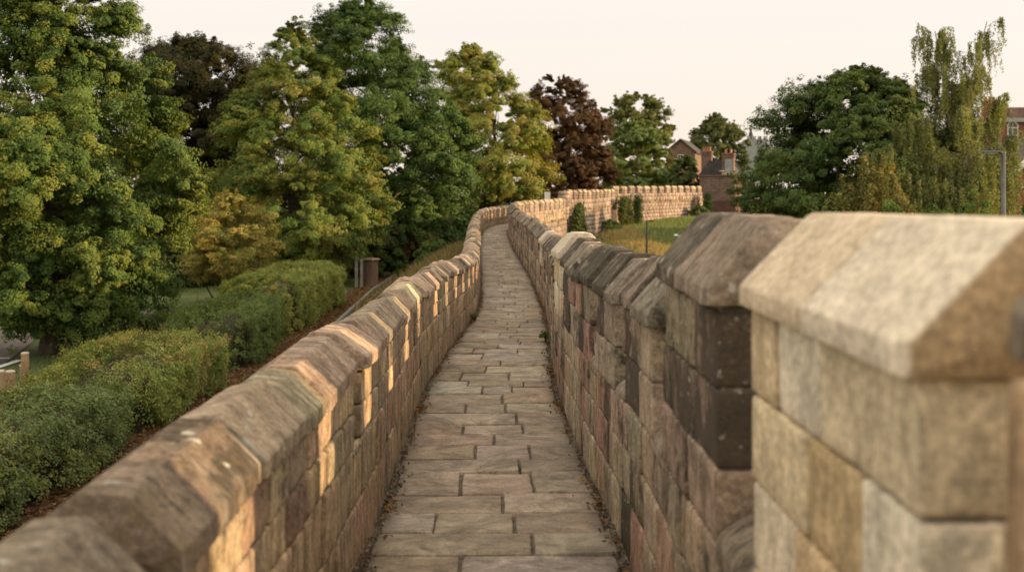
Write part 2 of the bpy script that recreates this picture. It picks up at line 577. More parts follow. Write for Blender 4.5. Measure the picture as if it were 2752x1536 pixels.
def course(st, s0, s1, n0, n1, h0, h1, pal, lmin, lmax, soot, r=.009, amp=.0075, gap=.006, fj=.007, front=-1, dims=None):
    """One course of stones from s0 to s1."""
    s = s0
    while s < s1 - .02:
        L = random.uniform(lmin, lmax)
        if s1 - (s + L) < lmin * .6: L = s1 - s
        j = random.uniform(-fj, fj)
        a, b = (n0 + j, n1) if front < 0 else (n0, n1 + j)
        st.add(s + gap / 2, s + L - gap / 2, a, b, h0 + gap / 2, h1 - gap / 2, jit(random.choice(pal)),
               min(1, max(0, random.gauss(soot, .11))), dims or lod(s), r * random.uniform(.7, 1.5), amp)
        s += L


# ------------------------------------------------------------------ right-hand battlement
W_IN, W_OUT = .60, .985
right_wall = empty('battlement_wall', (.55, 6.0, 0), 'tall crenellated sandstone parapet wall to the right of the stone walkway', 'wall')
st = Stones()
END_R = 70.0
hc = [0.0, .235, .455, .66]
for i in range(3):
    course(st, -2.0, END_R, W_IN, W_OUT, hc[i] - (.06 if i == 0 else 0), hc[i + 1], PAL_R, .24, .46, .5)
low = st.build('parapet', M_STONE_R, right_wall)
# mortar core and the outer retaining face below the walk
def sweep(name, s0, s1, step, prof, mat, parent, tint=None):
    ss = np.arange(s0, s1 + step * .5, step); prof = np.array(prof); m = len(prof)
    Wp = path(np.repeat(ss[:, None], m, 1), prof[None, :, 0], prof[None, :, 1])
    K = len(ss); i = np.arange(K - 1)[:, None] * m; j = np.arange(m)[None]
    q = np.stack([i + j, i + (j + 1) % m, i + m + (j + 1) % m, i + m + j], -1).reshape(-1, 4)
    V = Wp.reshape(-1, 3); V = np.concatenate([V, Wp[0].mean(0)[None], Wp[-1].mean(0)[None]])
    c0 = len(V) - 2
    t = np.concatenate([np.stack([np.full(m, c0), (np.arange(m) + 1) % m, np.arange(m)], -1),
                        np.stack([np.full(m, c0 + 1), (K - 1) * m + np.arange(m), (K - 1) * m + (np.arange(m) + 1) % m], -1)])
    tn = None if tint is None else np.tile(np.array(tint), (len(V), 1))
    return mesh_np(name, V, [q, t], mat, parent, tn, False)
sweep('mortar_core', -2.0, END_R - .02, .5, [(W_IN + .012, -.1), (W_IN + .012, .63), (W_OUT - .03, .63), (W_OUT - .03, -.1)], M_MORTAR, right_wall)
st = Stones()
for i in range(12):
    h1 = -.06 - i * .36
    course(st, 30, END_R, .55, 1.03, h1 - .36, h1, PAL_FAR, .4, .8, .35, dims=(1, 1, 1), r=.006, amp=.006, front=1, fj=.012, gap=.004)
st.build('retaining_face', M_FARSTONE, right_wall)
sweep('retaining_core', -4, 30, 1.0, [(.58, -5.5), (.58, -.12), (1.0, -.12), (1.0, -5.5)], M_MORTAR, right_wall)
sweep('retaining_backing', 30.02, END_R - .05, 1.0, [(.58, -5.5), (.58, -.12), (1.01, -.12), (1.01, -5.5)], M_MORTAR, right_wall)
sc_ = Stones()
course(sc_, 30, END_R, .95, 1.10, -.06, .06, [(.33, .25, .15), (.28, .24, .13)], .7, 1.2, .5, dims=(1, 1, 1), front=1)
sc_.build('string_course', M_FARSTONE, right_wall)


def cap_profile(n0, n1, h, lip, rise, ridge):
    c = (n0 + n1) / 2
    return [(n0, h), (n0, h + lip), (c - ridge / 2, h + lip + rise), (c + ridge / 2, h + lip + rise), (n1, h + lip), (n1, h)]


merl = [(-2.0, -1.6, 1.36, 'old'), (-1.3, -.42, 1.36, 'old'), (-.10, 1.085, 1.60, 'dark'), (1.40, 2.36, 1.535, 'fresh'), (2.78, 3.73, 1.50, 'sooty'), (4.00, 4.95, 1.325, 'old'), (5.25, 6.17, 1.33, 'old'),
        (6.46, 7.52, 1.345, 'old'), (7.82, 8.82, 1.35, 'old'), (9.12, 10.75, 1.38, 'pale')]
s = 11.1; i = 0
while s < 69:
    gp = .33 if s < 52 else .36
    L = random.uniform(.95, 1.08)
    kind = 'old'
    if i == 7: kind = 'pale'
    if s > 54: kind = 'far'
    hh = 1.29 + random.uniform(-.03, .03)
    if s + L <= END_R + .05: merl.append((s, s + L, hh, kind))
    s += L + gp; i += 1

COPE_OLD = [(.33, .27, .195), (.30, .25, .18), (.36, .295, .215), (.29, .24, .18), (.34, .265, .20)]
for (s0, s1, ht, kind) in merl:
    c = path(np.array((s0 + s1) / 2), .78, .66)
    loc = c - np.array(right_wall.location)
    pal, stone, cope, soot = PAL_R, M_STONE_R, M_COPE, .64 if s0 < 12 else .56
    if kind in ('fresh', 'pale'): pal, stone, cope, soot = PAL_FRESH, M_FRESH, M_FRESHCAP, .3
    if kind == 'sooty': soot, pal = .62, [(.32, .26, .17), (.36, .29, .19), (.29, .225, .155), (.38, .27, .195)]
    if kind == 'far': pal, stone, cope, soot = PAL_FAR, M_FARSTONE, M_FARSTONE, .3
    top = ht - .225
    nco = 3 if top - .66 > .5 else 2
    st = Stones()
    hs = np.linspace(.66, top, nco + 1)
    if kind == 'fresh': top = ht - .205; hs = np.array([.66, .76, .95, 1.14, top]); nco = 4
    for k in range(nco):
        if kind == 'fresh':
            cuts = [[0, .30, .62, 1], [0, .36, .66, 1], [0, .44, .74, 1], [0, .22, .52, 1]][k]
            tn = [[(.66, .54, .35), (.60, .46, .28), (.70, .60, .43)], [(.71, .61, .44), (.58, .43, .25), (.67, .58, .43)], [(.68, .56, .36), (.53, .40, .22), (.74, .66, .50)], [(.58, .46, .29), (.71, .63, .48), (.69, .58, .39)]][k]
            for c_ in range(3):
                a_, b_ = s1 - (s1 - s0) * cuts[c_ + 1], s1 - (s1 - s0) * cuts[c_]
                st.add(a_ + .004, b_ - (.004 if c_ else 0), W_IN + random.uniform(-.004, .004), W_OUT, hs[k] + .0035, hs[k + 1] - .0035, tn[c_], [.45, .3, .2][c_], (10, 6, 7), .008, .004)
        elif kind == 'dark': course(st, s0, s1 + .075, W_IN, W_OUT, hs[k], hs[k + 1], PAL_FRESH[3:4] + PAL_R[4:], .3, .5, .45, amp=.006)
        else: course(st, s0, s1, W_IN, W_OUT, hs[k], hs[k + 1], pal, .26, .5, soot, amp=.009)
    st.add(s0 + .012, s1 - .012, W_IN + .012, W_OUT - .012, .60, top + .02, (.25, .21, .16), .4, (1, 1, 1), .01, .0)
    mo = st.build('merlon', stone, right_wall)
    cp = Copings()
    res = .022 if s0 < 16 else .05 if s0 < 30 else .12
    lip, rise, ridge = (.045, .16, .13) if kind == 'fresh' else (.05, .175, .13)
    pr = cap_profile(W_IN - .03, W_OUT + .03, top, lip, rise, ridge)
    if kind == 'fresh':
        cp.add(s0 - .02, s0 + .475, pr, (.68, .59, .45), .05, .03, .03, .003, .001, edge=.01, endtint=(.46, .33, .19, .45))  # end tint: brown tooled stone, plus the end face's shade put into the colour
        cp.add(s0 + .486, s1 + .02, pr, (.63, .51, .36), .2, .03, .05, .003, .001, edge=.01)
        tag(mo, 'clean cream ashlar merlon with a smooth pale gabled cap')
    elif kind == 'pale':
        cp.add(s0 - .02, (s0 + s1) / 2 - .002, pr, (.56, .48, .36), .1, res, .05, .003, .001, .02, edge=.01)
        cp.add((s0 + s1) / 2 + .002, s1 + .02, pr, (.52, .44, .32), .2, res, .05, .003, .001, edge=.01)
        tag(mo, 'pale replaced merlon of fresh cut stone')
    elif kind == 'far':
        cp.add(s0 - .01, s1 + .01, pr, jit((.42, .32, .21)), .3, .14, .14, .01, .0)
    else:
        cut = s0 + (s1 - s0) * random.uniform(.38, .6)
        for a, b in ((s0 - .02, cut - .001), (cut + .001, s1 + .02)):
            cp.add(a, b, pr, jit(random.choice(COPE_OLD)), min(1, max(0, random.gauss(soot + .06, .12))), max(res, .028), .055, .010, .012, random.uniform(-.018, .018), random.uniform(-.04, .04), ress=.011 if s0 < 12 else None)
        if kind == 'sooty': tag(mo, 'soot blackened merlon with rounded cap')
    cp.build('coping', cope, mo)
# rounded saddle stones in the gaps between the merlons
sd = Copings()
for a, b in zip(merl[:-1], merl[1:]):
    if b[0] > 54: break
    pr = [(W_IN - .005, .60), (W_IN - .005, .70), (.70, .765), (.88, .765), (W_OUT + .005, .70), (W_OUT + .005, .60)]
    sd.add(a[1] + .004, b[0] - .004, pr, jit((.27, .22, .165)), .5, .03 if a[0] < 14 else .1, .2, .012, .005)
sd.build('sill', M_COPE, right_wall)
# the taller pier that ends this stretch
st = Stones()
for k in range(7): course(st, END_R - .9, END_R + .1, .5, 1.12, .0 + k * .25, .25 + k * .25, PAL_FAR, .4, .6, .25, dims=(1, 1, 1))
for k in range(8): course(st, END_R - .5, END_R + .12, .55, 1.10 + k * .015, -.06 - (k + 1) * .36, -.06 - k * .36, PAL_FAR, .5, .8, .25, dims=(1, 1, 1), front=1)
st.build('end_pier', M_FARSTONE, right_wall)

# ------------------------------------------------------------------ left-hand parapet
left_wall = empty('parapet_wall', (-.75, 6.0, 0), 'low tan sandstone parapet wall with angled coping along the left of the walkway', 'wall')
L_OUT = .935
gaps = [2.05, 4.70, 8.55, 11.25, 13.9, 16.8, 19.7, 22.4, 25.4, 28.2, 31.3, 34.2, 37.3]
GW = .17
st = Stones()
LH = [0, .25, .51]
for i in range(2):
    course(st, -3.0, 74, -L_OUT, -W_IN, LH[i] - (.06 if i == 0 else 0), LH[i + 1], PAL_L, .25, .55, .36, front=1)
segs = []; a = -3.0
for g in gaps: segs.append((a, g - GW / 2)); a = g + GW / 2 + (.07 if g == 4.70 else 0)
segs.append((a, 74))
for (a, b) in segs:
    course(st, a, b, -L_OUT, -W_IN, .51, .66 + .0, PAL_L, .22, .48, .34, front=1)
    course(st, a, b, -L_OUT, -W_IN, .66, .805, PAL_L, .2, .42, .34, front=1)
st.build('parapet', M_STONE_L, left_wall)
sweep('mortar_core', -3.0, 73.9, .5, [(-L_OUT + .03, -.1), (-L_OUT + .03, .50), (-W_IN - .012, .50), (-W_IN - .012, -.1)], M_MORTAR, left_wall)
sweep('retaining_face', -4, 76, 1.0, [(-.98, -5.5), (-.98, -.09), (-.6, -.09), (-.6, -5.5)], M_MORTAR, left_wall)
cp = Copings()
for (a, b) in segs:
    s = a
    while s < b - .05:
        L = random.uniform(.34, .80)
        if b - s - L < .3: L = b - s
        n0, n1 = -L_OUT - .02, -W_IN + random.uniform(-.004, .034); rj = random.uniform(-.014, .014); tj = random.uniform(-.014, .014)
        dz = random.uniform(-.022, .022)
        pr = [(n1, .805), (n1, .805 + .055), (-.705 + rj, .97 + tj), (-.81 + rj, .975 - tj), (n0, .86), (n0, .805)]
        res = .022 if s < 16 else .05 if s < 30 else .12
        cp.add(s + .0065, s + L - .0065, pr, jit(random.choice([(.40, .30, .20), (.36, .275, .19), (.31, .245, .165), (.44, .335, .23), (.40, .28, .19), (.28, .225, .155)]), .23),
               min(1, max(0, random.gauss(.38, .14))), max(res, .03), .045, .007, .010, dz * .85, random.uniform(-.03, .03), ress=.011 if s < 13 else None)
        s += L
cp.build('coping', M_COPE, left_wall)
sd = Copings()
for g in gaps:
    pr = [(-L_OUT, .47), (-L_OUT, .50), (-.83, .56), (-.70, .56), (-W_IN + .005, .49), (-W_IN + .005, .47)]
    sd.add(g - GW / 2 - .01, g + GW / 2 + .08, pr, jit((.27, .22, .165)), .5, .03, .2, .012, .005)
sd.build('sill', M_COPE, left_wall)

# ------------------------------------------------------------------ walkway
sweep('walkway_bed', -4, 74, .5, [(-.62, -.5), (-.62, -.022), (.62, -.022), (.62, -.5)], M_DIRT, None)
tag(bpy.data.objects['walkway_bed'], kind='structure')
st = Stones(); st.lines = .12
s = -3.0; lastj = 0; sk0 = 0.0
while s < 74:
    d = random.uniform(.36, .56) if random.random() < .8 else random.uniform(.24, .36)
    w0 = -.58 + random.uniform(-.012, .03); w1 = .58 + random.uniform(-.03, .012)
    k = 2 if random.random() < .62 else 3
    sk1 = max(-.05, min(.05, sk0 * .3 + random.gauss(0, .028)))
    for _ in range(12):
        cuts = sorted([w0 + (w1 - w0) * (i + random.uniform(.65, 1.35)) / k for i in range(k - 1)])
        if all(abs(c - lastj) > .07 for c in cuts): break
    lastj = cuts[0]
    xs = [w0] + cuts + [w1]
    for a, b in zip(xs[:-1], xs[1:]):
        base = random.choice([(.35, .285, .215), (.325, .27, .205), (.375, .315, .24), (.30, .24, .175), (.36, .285, .205), (.40, .345, .275)])
        dh = random.uniform(-.007, .006); g = random.uniform(.006, .013); e1 = random.uniform(-.012, .012)
        st.add(s + g / 2 + random.uniform(-.004, .004), s + d - g / 2, a + g * .7, b - g * .7, -.09, dh, jit(base, .14), 0, (6, 12, 2) if s < 16 else (3, 5, 2), .010, .010, (sk0, sk1), (random.gauss(0, .012), random.gauss(0, .008)))
    s += d; sk0 = sk1
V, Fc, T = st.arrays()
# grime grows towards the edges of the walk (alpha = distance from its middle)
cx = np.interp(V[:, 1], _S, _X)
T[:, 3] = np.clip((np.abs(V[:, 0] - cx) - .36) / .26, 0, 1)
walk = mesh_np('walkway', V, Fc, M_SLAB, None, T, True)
tag(walk, 'worn flagstone walkway running along the top of the wall', kind='structure')

# grit and fallen leaves gathered along the wall feet
def grit(count, s0, s1):
    s = s0 + (s1 - s0) * R.random(count) ** 1.7
    side = np.where(R.random(count) < .5, -1, 1)
    ok = fbm(np.stack([s * 1.1, side * 3.0, s * 0], -1), 2) > R.uniform(-.5, .35, count)
    s, side = s[ok], side[ok]; count = len(s)
    n = side * (.585 - np.abs(R.normal(0, .05, count)) * R.random(count))
    n = np.clip(n, -.592, .592)
    sz = R.uniform(.003, .011, count) * (1 + R.random(count) ** 6)
    base = np.array([[1, 0, -.4], [-.5, .87, -.4], [-.5, -.87, -.4], [0, 0, .9], [.4, .5, .5], [-.6, .1, .5]])
    ang = R.uniform(0, 6.28, count)
    c, si = np.cos(ang), np.sin(ang)
    P = path(s, n, sz * .2 - .004 + R.random(count) * .012)
    loc = base[None] * R.uniform(.6, 1.3, (count, 6, 3))
    x = loc[..., 0] * c[:, None] - loc[..., 1] * si[:, None]; y = loc[..., 0] * si[:, None] + loc[..., 1] * c[:, None]
    V = P[:, None] + np.stack([x, y, loc[..., 2]], -1) * sz[:, None, None]
    f = np.array([[0, 2, 1], [0, 1, 4], [1, 5, 4], [1, 2, 5], [2, 0, 3], [0, 4, 3], [4, 5, 3], [5, 2, 3]])
    Fx = (f[None] + (np.arange(count) * 6)[:, None, None]).reshape(-1, 3)
    col = np.array([(.22, .18, .13), (.15, .12, .09), (.30, .25, .19), (.12, .10, .07)])[R.integers(0, 4, count)] * R.uniform(.7, 1.2, (count, 1))
    return V.reshape(-1, 3), Fx, np.repeat(np.concatenate([col, np.full((count, 1), .2)], 1), 6, axis=0)
V, Fx, T = grit(6500, 2.2, 40)
tag(mesh_np('grit', V, Fx, M_FRESH, None, T, False), 'loose grit and pebbles along the foot of both parapets', 'grit', kind='stuff')


# ------------------------------------------------------------------ foliage
def unit(v): return v / np.maximum(np.linalg.norm(v, axis=-1, keepdims=True), 1e-9)


def leaf_quads(c, nrm, size, tint, aspect=.6, along=None):
    n = len(c)
    r = R.normal(size=(n, 3)) if along is None else along + R.normal(size=(n, 3)) * .35
    nrm = unit(nrm)
    t = unit(r - (r * nrm).sum(-1, keepdims=True) * nrm)
    b = np.cross(nrm, t)
    L = (size * .5)[:, None]; Wd = L * aspect
    V = np.stack([c - t * L, c + b * Wd + nrm * Wd * .25, c + t * L - nrm * L * .2, c - b * Wd + nrm * Wd * .25], 1)
    Fx = np.arange(n * 4, dtype=np.int32).reshape(n, 4)
    return V.reshape(-1, 3), Fx, np.repeat(np.concatenate([tint, np.ones((n, 1))], 1), 4, axis=0)


def palette(pal, n, w=None):
    pal = np.array(pal)
    return pal[R.choice(len(pal), n, p=w)]


def clumped(centers, radii, per, leaf, pal, out_from=None, squash=.75, up=.45, tipcol=None, aspect=.6, jitter=.16, cltint=None, cn=None, spray=0.0):
    """Leaves in clumps: per leaves around each centre, denser towards the shell."""
    m = len(centers)
    idx = np.repeat(np.arange(m), per)
    n = len(idx)
    u = unit(R.normal(size=(n, 3)))
    rad = radii[idx] * (.35 + .65 * R.random(n) ** .55)
    w3 = u * rad[:, None] * np.array([1, 1, squash])
    if cn is not None:
        d3 = cn[idx] * np.array([1, 1, .35]) + np.array([0, 0, -.28 * spray])
        w3 = w3 * (1 - .28 * spray) + d3 * ((u * cn[idx]).sum(-1) * rad * 1.25 * spray)[:, None]
    c = centers[idx] + w3
    out = np.zeros((n, 3))
    if out_from is not None: out = unit(c - out_from)
    nrm = u * .6 + out * .3 + np.array([0, 0, up]) + R.normal(size=(n, 3)) * .26
    if cn is not None: nrm = nrm + cn[idx] * .9
    base = palette(pal, m) if cltint is None else cltint
    tint = base[idx] * (1 + R.uniform(-jitter, jitter, (n, 1))) * (1 + R.uniform(-.07, .07, (n, 3)))
    mixm = R.random(n) < .1
    tint[mixm] = palette(pal, mixm.sum())
    return leaf_quads(c, nrm, leaf * R.uniform(.7, 1.35, n), np.clip(tint, .003, .9), aspect)


def cat(parts):
    Vs, Fs, Ts, off = [], [], [], 0
    for V, Fx, T in parts:
        Vs.append(V); Fs.append(Fx + off); Ts.append(T); off += len(V)
    return np.concatenate(Vs), np.concatenate(Fs), np.concatenate(Ts)


def limb(a, b, sag=.12, k=5, wob=.12):
    a, b = np.array(a, float), np.array(b, float)
    L = np.linalg.norm(b - a)
    pts = []
    w = R.normal(size=3) * wob * L * .5
    for i in range(k + 1):
        t = i / k
        p = a + (b - a) * t + w * math.sin(t * math.pi) + np.array([0, 0, 1]) * sag * L * math.sin(t * math.pi)
        pts.append(tuple(p))
    return pts


GREEN_DARK = [(.034, .060, .020), (.045, .075, .024), (.028, .048, .017), (.055, .085, .026)]
GREEN_MID = [(.060, .095, .028), (.075, .11, .032), (.05, .08, .024), (.09, .115, .034)]
GREEN_LIME = [(.10, .125, .034), (.12, .135, .034), (.085, .11, .030), (.145, .135, .036), (.065, .09, .026)]
OLIVE = [(.115, .115, .036), (.13, .125, .04), (.09, .098, .032), (.15, .13, .042)]
COPPER = [(.060, .031, .019), (.072, .038, .022), (.048, .028, .018), (.08, .046, .025)]
BROWNISH = [(.050, .046, .021), (.04, .043, .019), (.066, .053, .023), (.035, .040, .018)]
GOLD = [(.19, .155, .05), (.165, .14, .044), (.22, .17, .056), (.14, .125, .04)]


def tree(name, label, cat_, base, prof, pal, lobes=60, sub=9, per=90, leaf=.14, trunk_r=.25, crown_from=1.0, droop=0.0, bark=None,
         group=None, fill=.25, limbs=26, lobe_r=.30, squash=.75, offx=None, seed=0, stems=1, flat=.0, top_frac=.66, mat=None, gain=1.0, spray=.75):
    """A tree: tapered trunk with limbs, and a crown of leaf clumps gathered in lobes on an uneven envelope."""
    global R
    keep = R; R = np.random.default_rng(1000 + seed)
    lobes = int(lobes * 1.75); leaf *= .78; per = int(per * 1.5); sub = int(sub * 1.15); pal = [(c[0] * 1.72 * gain, c[1] * 1.78 * gain, c[2] * 1.45 * gain) for c in pal]
    bx, by, bz = base
    root = empty(name, (bx, by, bz), label, cat_, group)
    hs = np.array([p[0] for p in prof]); rs = np.array([p[1] for p in prof])
    ox = np.array([p[2] if len(p) > 2 else 0.0 for p in prof])
    # lobes on the envelope
    zz = np.linspace(hs[0], hs[-1], 200)
    rr = np.interp(zz, hs, rs); w = rr + .15 * rr.max(); w /= w.sum()
    lz = R.choice(zz, lobes, p=w) + R.normal(0, .05, lobes)
    la = np.arange(lobes) * 2.39996 + R.uniform(-.6, .6, lobes)
    lr = np.interp(lz, hs, rs)
    wob = 1 + .14 * np.sin(la * 2 + seed) + .13 * np.sin(la * 5 + lz * 1.3 + seed) + .09 * np.sin(lz * 2.1 + la * 3 + seed)
    Rl = np.maximum(lobe_r * rs.max() * R.uniform(.55, 1.2, lobes), .18) * np.clip(lr / rs.max() + .35, .45, 1.1)
    rad = np.maximum(lr * wob - Rl * 1.15, 0) * np.where(R.random(lobes) < fill, R.uniform(.25, .8, lobes), 1)
    lc = np.stack([bx + np.interp(lz, hs, ox) + rad * np.cos(la), by + rad * np.sin(la), bz + lz - droop * rad * .25], -1)
    axis = np.stack([np.full(lobes, bx) + np.interp(lz, hs, ox), np.full(lobes, by), bz + lz - .25 * rs.max()], -1)
    outd = unit(lc - axis + 1e-4)
    # clumps on each lobe's outer, upper side
    idx = np.repeat(np.arange(lobes), sub); m = len(idx)
    u = unit(R.normal(size=(m, 3)) + outd[idx] * .9 + np.array([0, 0, .35]))
    cr = Rl[idx] * R.uniform(.26, .5, m)
    cc = lc[idx] + u * (Rl[idx] * R.uniform(.5, 1.05, m))[:, None] * np.array([1, 1, squash])
    cc[:, 2] -= droop * Rl[idx] * R.random(m) * .9
    cc[:, 2] = np.maximum(cc[:, 2], bz + max(.15, hs[0] - .6))
    # colour by lobe so that clumps differ
    lt = palette(pal, lobes)
    ct = np.where((R.random(m) < .65)[:, None], lt[idx], palette(pal, m))
    ctr = np.array([bx, by, bz + (hs[0] + hs[-1]) * .45])
    parts = [clumped(cc, cr, per, leaf, pal, ctr, squash, cltint=ct, cn=unit(u + outd[idx] * .5), spray=spray)]
    # stray twigs past the outline
    tw = R.choice(m, max(8, m // 3))
    tc = cc[tw] + unit(cc[tw] - ctr + np.array([0, 0, .6])) * cr[tw][:, None] * R.uniform(.7, 1.5, (len(tw), 1))
    parts.append(clumped(tc, cr[tw] * .5, max(6, per // 4), leaf, pal, ctr, .9))
    V, Fx, T = cat(parts)
    mesh_np('crown', V, Fx, mat or M_LEAF, root, T, False)
    # trunk and limbs
    mb = MB()
    H = hs[-1] * top_frac
    for sidx in range(stems):
        if stems == 1:
            lean = R.normal(0, .02 * H, 2)
            pts = [(bx, by, bz - .3)] + [(bx + lean[0] * t + np.interp(H * t, hs, ox) * .6 * t, by + lean[1] * t, bz + H * t) for t in (.04, .15, .3, .5, .7, .85, 1)]
            rad_ = [trunk_r * 1.5, trunk_r * 1.2, trunk_r, trunk_r * .9, trunk_r * .72, trunk_r * .5, trunk_r * .32, trunk_r * .12]
            mb.tube(pts, rad_, 10)
        else:
            an = 6.283 * sidx / stems + R.uniform(-.3, .3)
            far = rs.max() * R.uniform(.45, .85)
            tip = (bx + far * math.cos(an), by + far * math.sin(an), bz + H * R.uniform(.8, 1.05))
            p = limb((bx + .08 * math.cos(an), by + .08 * math.sin(an), bz - .1), tip, -.12, 6, .15)
            mb.tube(p, list(np.linspace(trunk_r, trunk_r * .2, len(p))), 6)
    order = R.permutation(lobes)[:limbs]
    for k in order:
        tgt = lc[k]
        hz = max(crown_from * .8, min(H * .95, (tgt[2] - bz) - .35 * math.hypot(tgt[0] - bx, tgt[1] - by) - .2))
        st_ = (bx + np.interp(hz, hs, ox) * .5 * hz / H, by, bz + hz)
        st_a = np.array(st_); tgt = st_a + (tgt - st_a) * .8
        p = limb(st_, tgt, .06 - .08 * droop, 5, .10)
        r0 = trunk_r * (.30 - .2 * hz / H)
        mb.tube(p, list(np.linspace(r0, r0 * .18, len(p))), 5, False)
    mb.build('trunk', bark or M_BARK, root, smooth=True)
    R = keep
    return root


def hedge(name, label, poly, pal, leaf, density, seed, shag=.1, tips=None, base_z=0.0, cat_='hedge', top_wave=.12, tipcol=None, parent_label=None):
    """A clipped or shaggy hedge along a centre line poly [(x, y, halfwidth, height)...]."""
    global R
    keep = R; R = np.random.default_rng(5000 + seed)
    P = np.array(poly, dtype=float); P[:, 0] += .42 if P[0, 0] > -9.5 else 0
    seg = np.linalg.norm(np.diff(P[:, :2], axis=0), axis=1); cum = np.concatenate([[0], np.cumsum(seg)]); L = cum[-1]
    def at_(t):
        return np.stack([np.interp(t, cum, P[:, k]) for k in range(4)], -1)
    # clump centres just under the surface (rounded box section)
    area = L * (2 * P[:, 3].mean() + 2 * P[:, 2].mean()); m = int(area * density)
    t = R.uniform(-.25, L + .25, m); q = at_(np.clip(t, 0, L))
    d = np.stack([np.interp(np.clip(t, 0, L), cum, np.gradient(P[:, k], cum)) for k in (0, 1)], -1); d = unit(d)
    nrm = np.stack([-d[:, 1], d[:, 0]], -1)
    th = R.uniform(-.06, math.pi + .06, m); th = np.where(R.random(m) < .6, th, np.where(R.random(m) < .5, R.uniform(-.1, .5, m), math.pi - R.uniform(-.1, .5, m)))
    ex = .5
    cu, su = np.cos(th), np.sin(th)
    lat = np.sign(cu) * np.abs(cu) ** ex; ver = np.sign(su) * np.abs(su) ** ex
    hgt = q[:, 3] * (1 + top_wave * fbm(np.stack([t * .7, t * 0, t * 0 + seed], -1), 2))
    low = R.random(m)
    zc = np.where(ver > .72, hgt * ver, hgt * (.06 + .88 * low))
    bul = 1 + .18 * fbm(np.stack([t * .9, zc * .9, lat * 2 + seed], -1), 2)
    depth = 1 - np.abs(R.normal(0, .07, m))
    x = q[:, 0] + nrm[:, 0] * lat * q[:, 2] * bul * depth + d[:, 0] * (t - np.clip(t, 0, L))
    y = q[:, 1] + nrm[:, 1] * lat * q[:, 2] * bul * depth + d[:, 1] * (t - np.clip(t, 0, L))
    # round the two ends
    endd = np.minimum(np.clip(t, 0, L), L - np.clip(t, 0, L))
    k_ = np.clip(endd / .7 + .45, .45, 1)
    x = q[:, 0] + (x - q[:, 0]) * k_; y = q[:, 1] + (y - q[:, 1]) * k_
    c = np.stack([x, y, base_z + zc * (.86 + .14 * k_)], -1)
    # the two end faces
    ne = int(m * .10)
    te = np.where(R.random(ne) < .5, 0, L); qe = at_(te); de = np.where(te[:, None] > 0, d[:1], -d[:1])
    le = R.uniform(-1, 1, ne)
    ce = np.stack([qe[:, 0] - de[:, 1] * le * qe[:, 2] * .85 + de[:, 0] * .22, qe[:, 1] + de[:, 0] * le * qe[:, 2] * .85 + de[:, 1] * .22, base_z + R.uniform(.05, .93, ne) * qe[:, 3]], -1)
    c = np.concatenate([c, ce]); m = len(c)
    out = np.concatenate([np.stack([nrm[:, 0] * lat, nrm[:, 1] * lat, np.maximum(ver, 0)], -1), np.concatenate([de, np.zeros((ne, 1))], 1)])
    # colour drifts along the hedge, several plants grown together
    mixv = fbm(np.stack([c[:, 0] * .8, c[:, 1] * .8, c[:, 2] * .8 + seed], -1), 2)
    pal = np.array(pal); ci = np.clip(((mixv + .8) / 1.6 * len(pal)).astype(int) + R.integers(-1, 2, m), 0, len(pal) - 1)
    ct = pal[ci]
    if tipcol is not None:
        hi = (c[:, 2] - base_z > .86 * P[:, 3].mean()) & (mixv > -.25) & (R.random(m) < .7)
        ct[hi] = palette(tipcol, hi.sum())
    per = 42; leaf *= .82
    idx = np.repeat(np.arange(m), per); n = len(idx)
    rc = R.uniform(.07, .17, m)[idx] * (1 + shag * 2)
    u = unit(R.normal(size=(n, 3)) + out[idx] * .8)
    cc = c[idx] + u * (rc * R.random(n) ** .5)[:, None]
    cc[:, 2] = np.maximum(cc[:, 2], base_z + .02)
    nn = out[idx] * .8 + u * .5 + np.array([0, 0, .35]) + R.normal(size=(n, 3)) * .45
    tint = np.array([2.65, 2.7, 2.2]) * ct[idx] * (1 + R.uniform(-.25, .25, (n, 1))) * (1 + R.uniform(-.08, .08, (n, 3)))
    V, Fx, T = leaf_quads(cc, nn, leaf * R.uniform(.65, 1.4, n), np.clip(tint, .003, .9), .6)
    parts = [(V, Fx, T)]
    if tips:
        # upright shoots standing out of the top
        tt = R.uniform(0, L, tips); qq = at_(tt)
        px = qq[:, 0] + R.uniform(-.9, .9, tips) * qq[:, 2]; py = qq[:, 1] + R.normal(0, .1, tips)
        hh = R.uniform(.15, .45, tips)
        k = 12; ii = np.repeat(np.arange(tips), k); f = np.tile(np.linspace(0, 1, k), tips)
        pc = np.stack([px[ii] + R.normal(0, .02, len(ii)) + .1 * f * np.sin(ii), py[ii] + R.normal(0, .02, len(ii)), base_z + qq[ii, 3] * .97 + f * hh[ii]], -1)
        tn = palette(tipcol if tipcol is not None else pal, tips)[ii] * R.uniform(.8, 1.2, (len(ii), 1))
        parts.append(leaf_quads(pc, R.normal(size=(len(ii), 3)) + np.array([0, 0, .3]), leaf * R.uniform(.7, 1.2, len(ii)), tn, .5))
    V, Fx, T = cat(parts)
    mid = P[len(P) // 2]
    root = empty(name, (mid[0], mid[1], base_z), label, cat_)
    mesh_np('foliage', V, Fx, M_HEDGE, root, T, False)
    # dense dead twiggy inside
    K = max(6, int(L / .25)); tt = np.linspace(.25, L - .25, K); qq = at_(tt); ang = np.linspace(0, math.pi, 12)
    dd = unit(np.stack([np.interp(tt, cum, np.gradient(P[:, k], cum)) for k in (0, 1)], -1))
    la_ = np.sign(np.cos(ang)) * np.abs(np.cos(ang)) ** .5; ve_ = np.abs(np.sin(ang)) ** .5
    kk = .72 + .10 * fbm(np.stack([np.repeat(tt[:, None], 12, 1) * 2, np.repeat(ang[None], K, 0) * 2, np.full((K, 12), seed)], -1), 2)
    kk[0] *= .7; kk[-1] *= .7
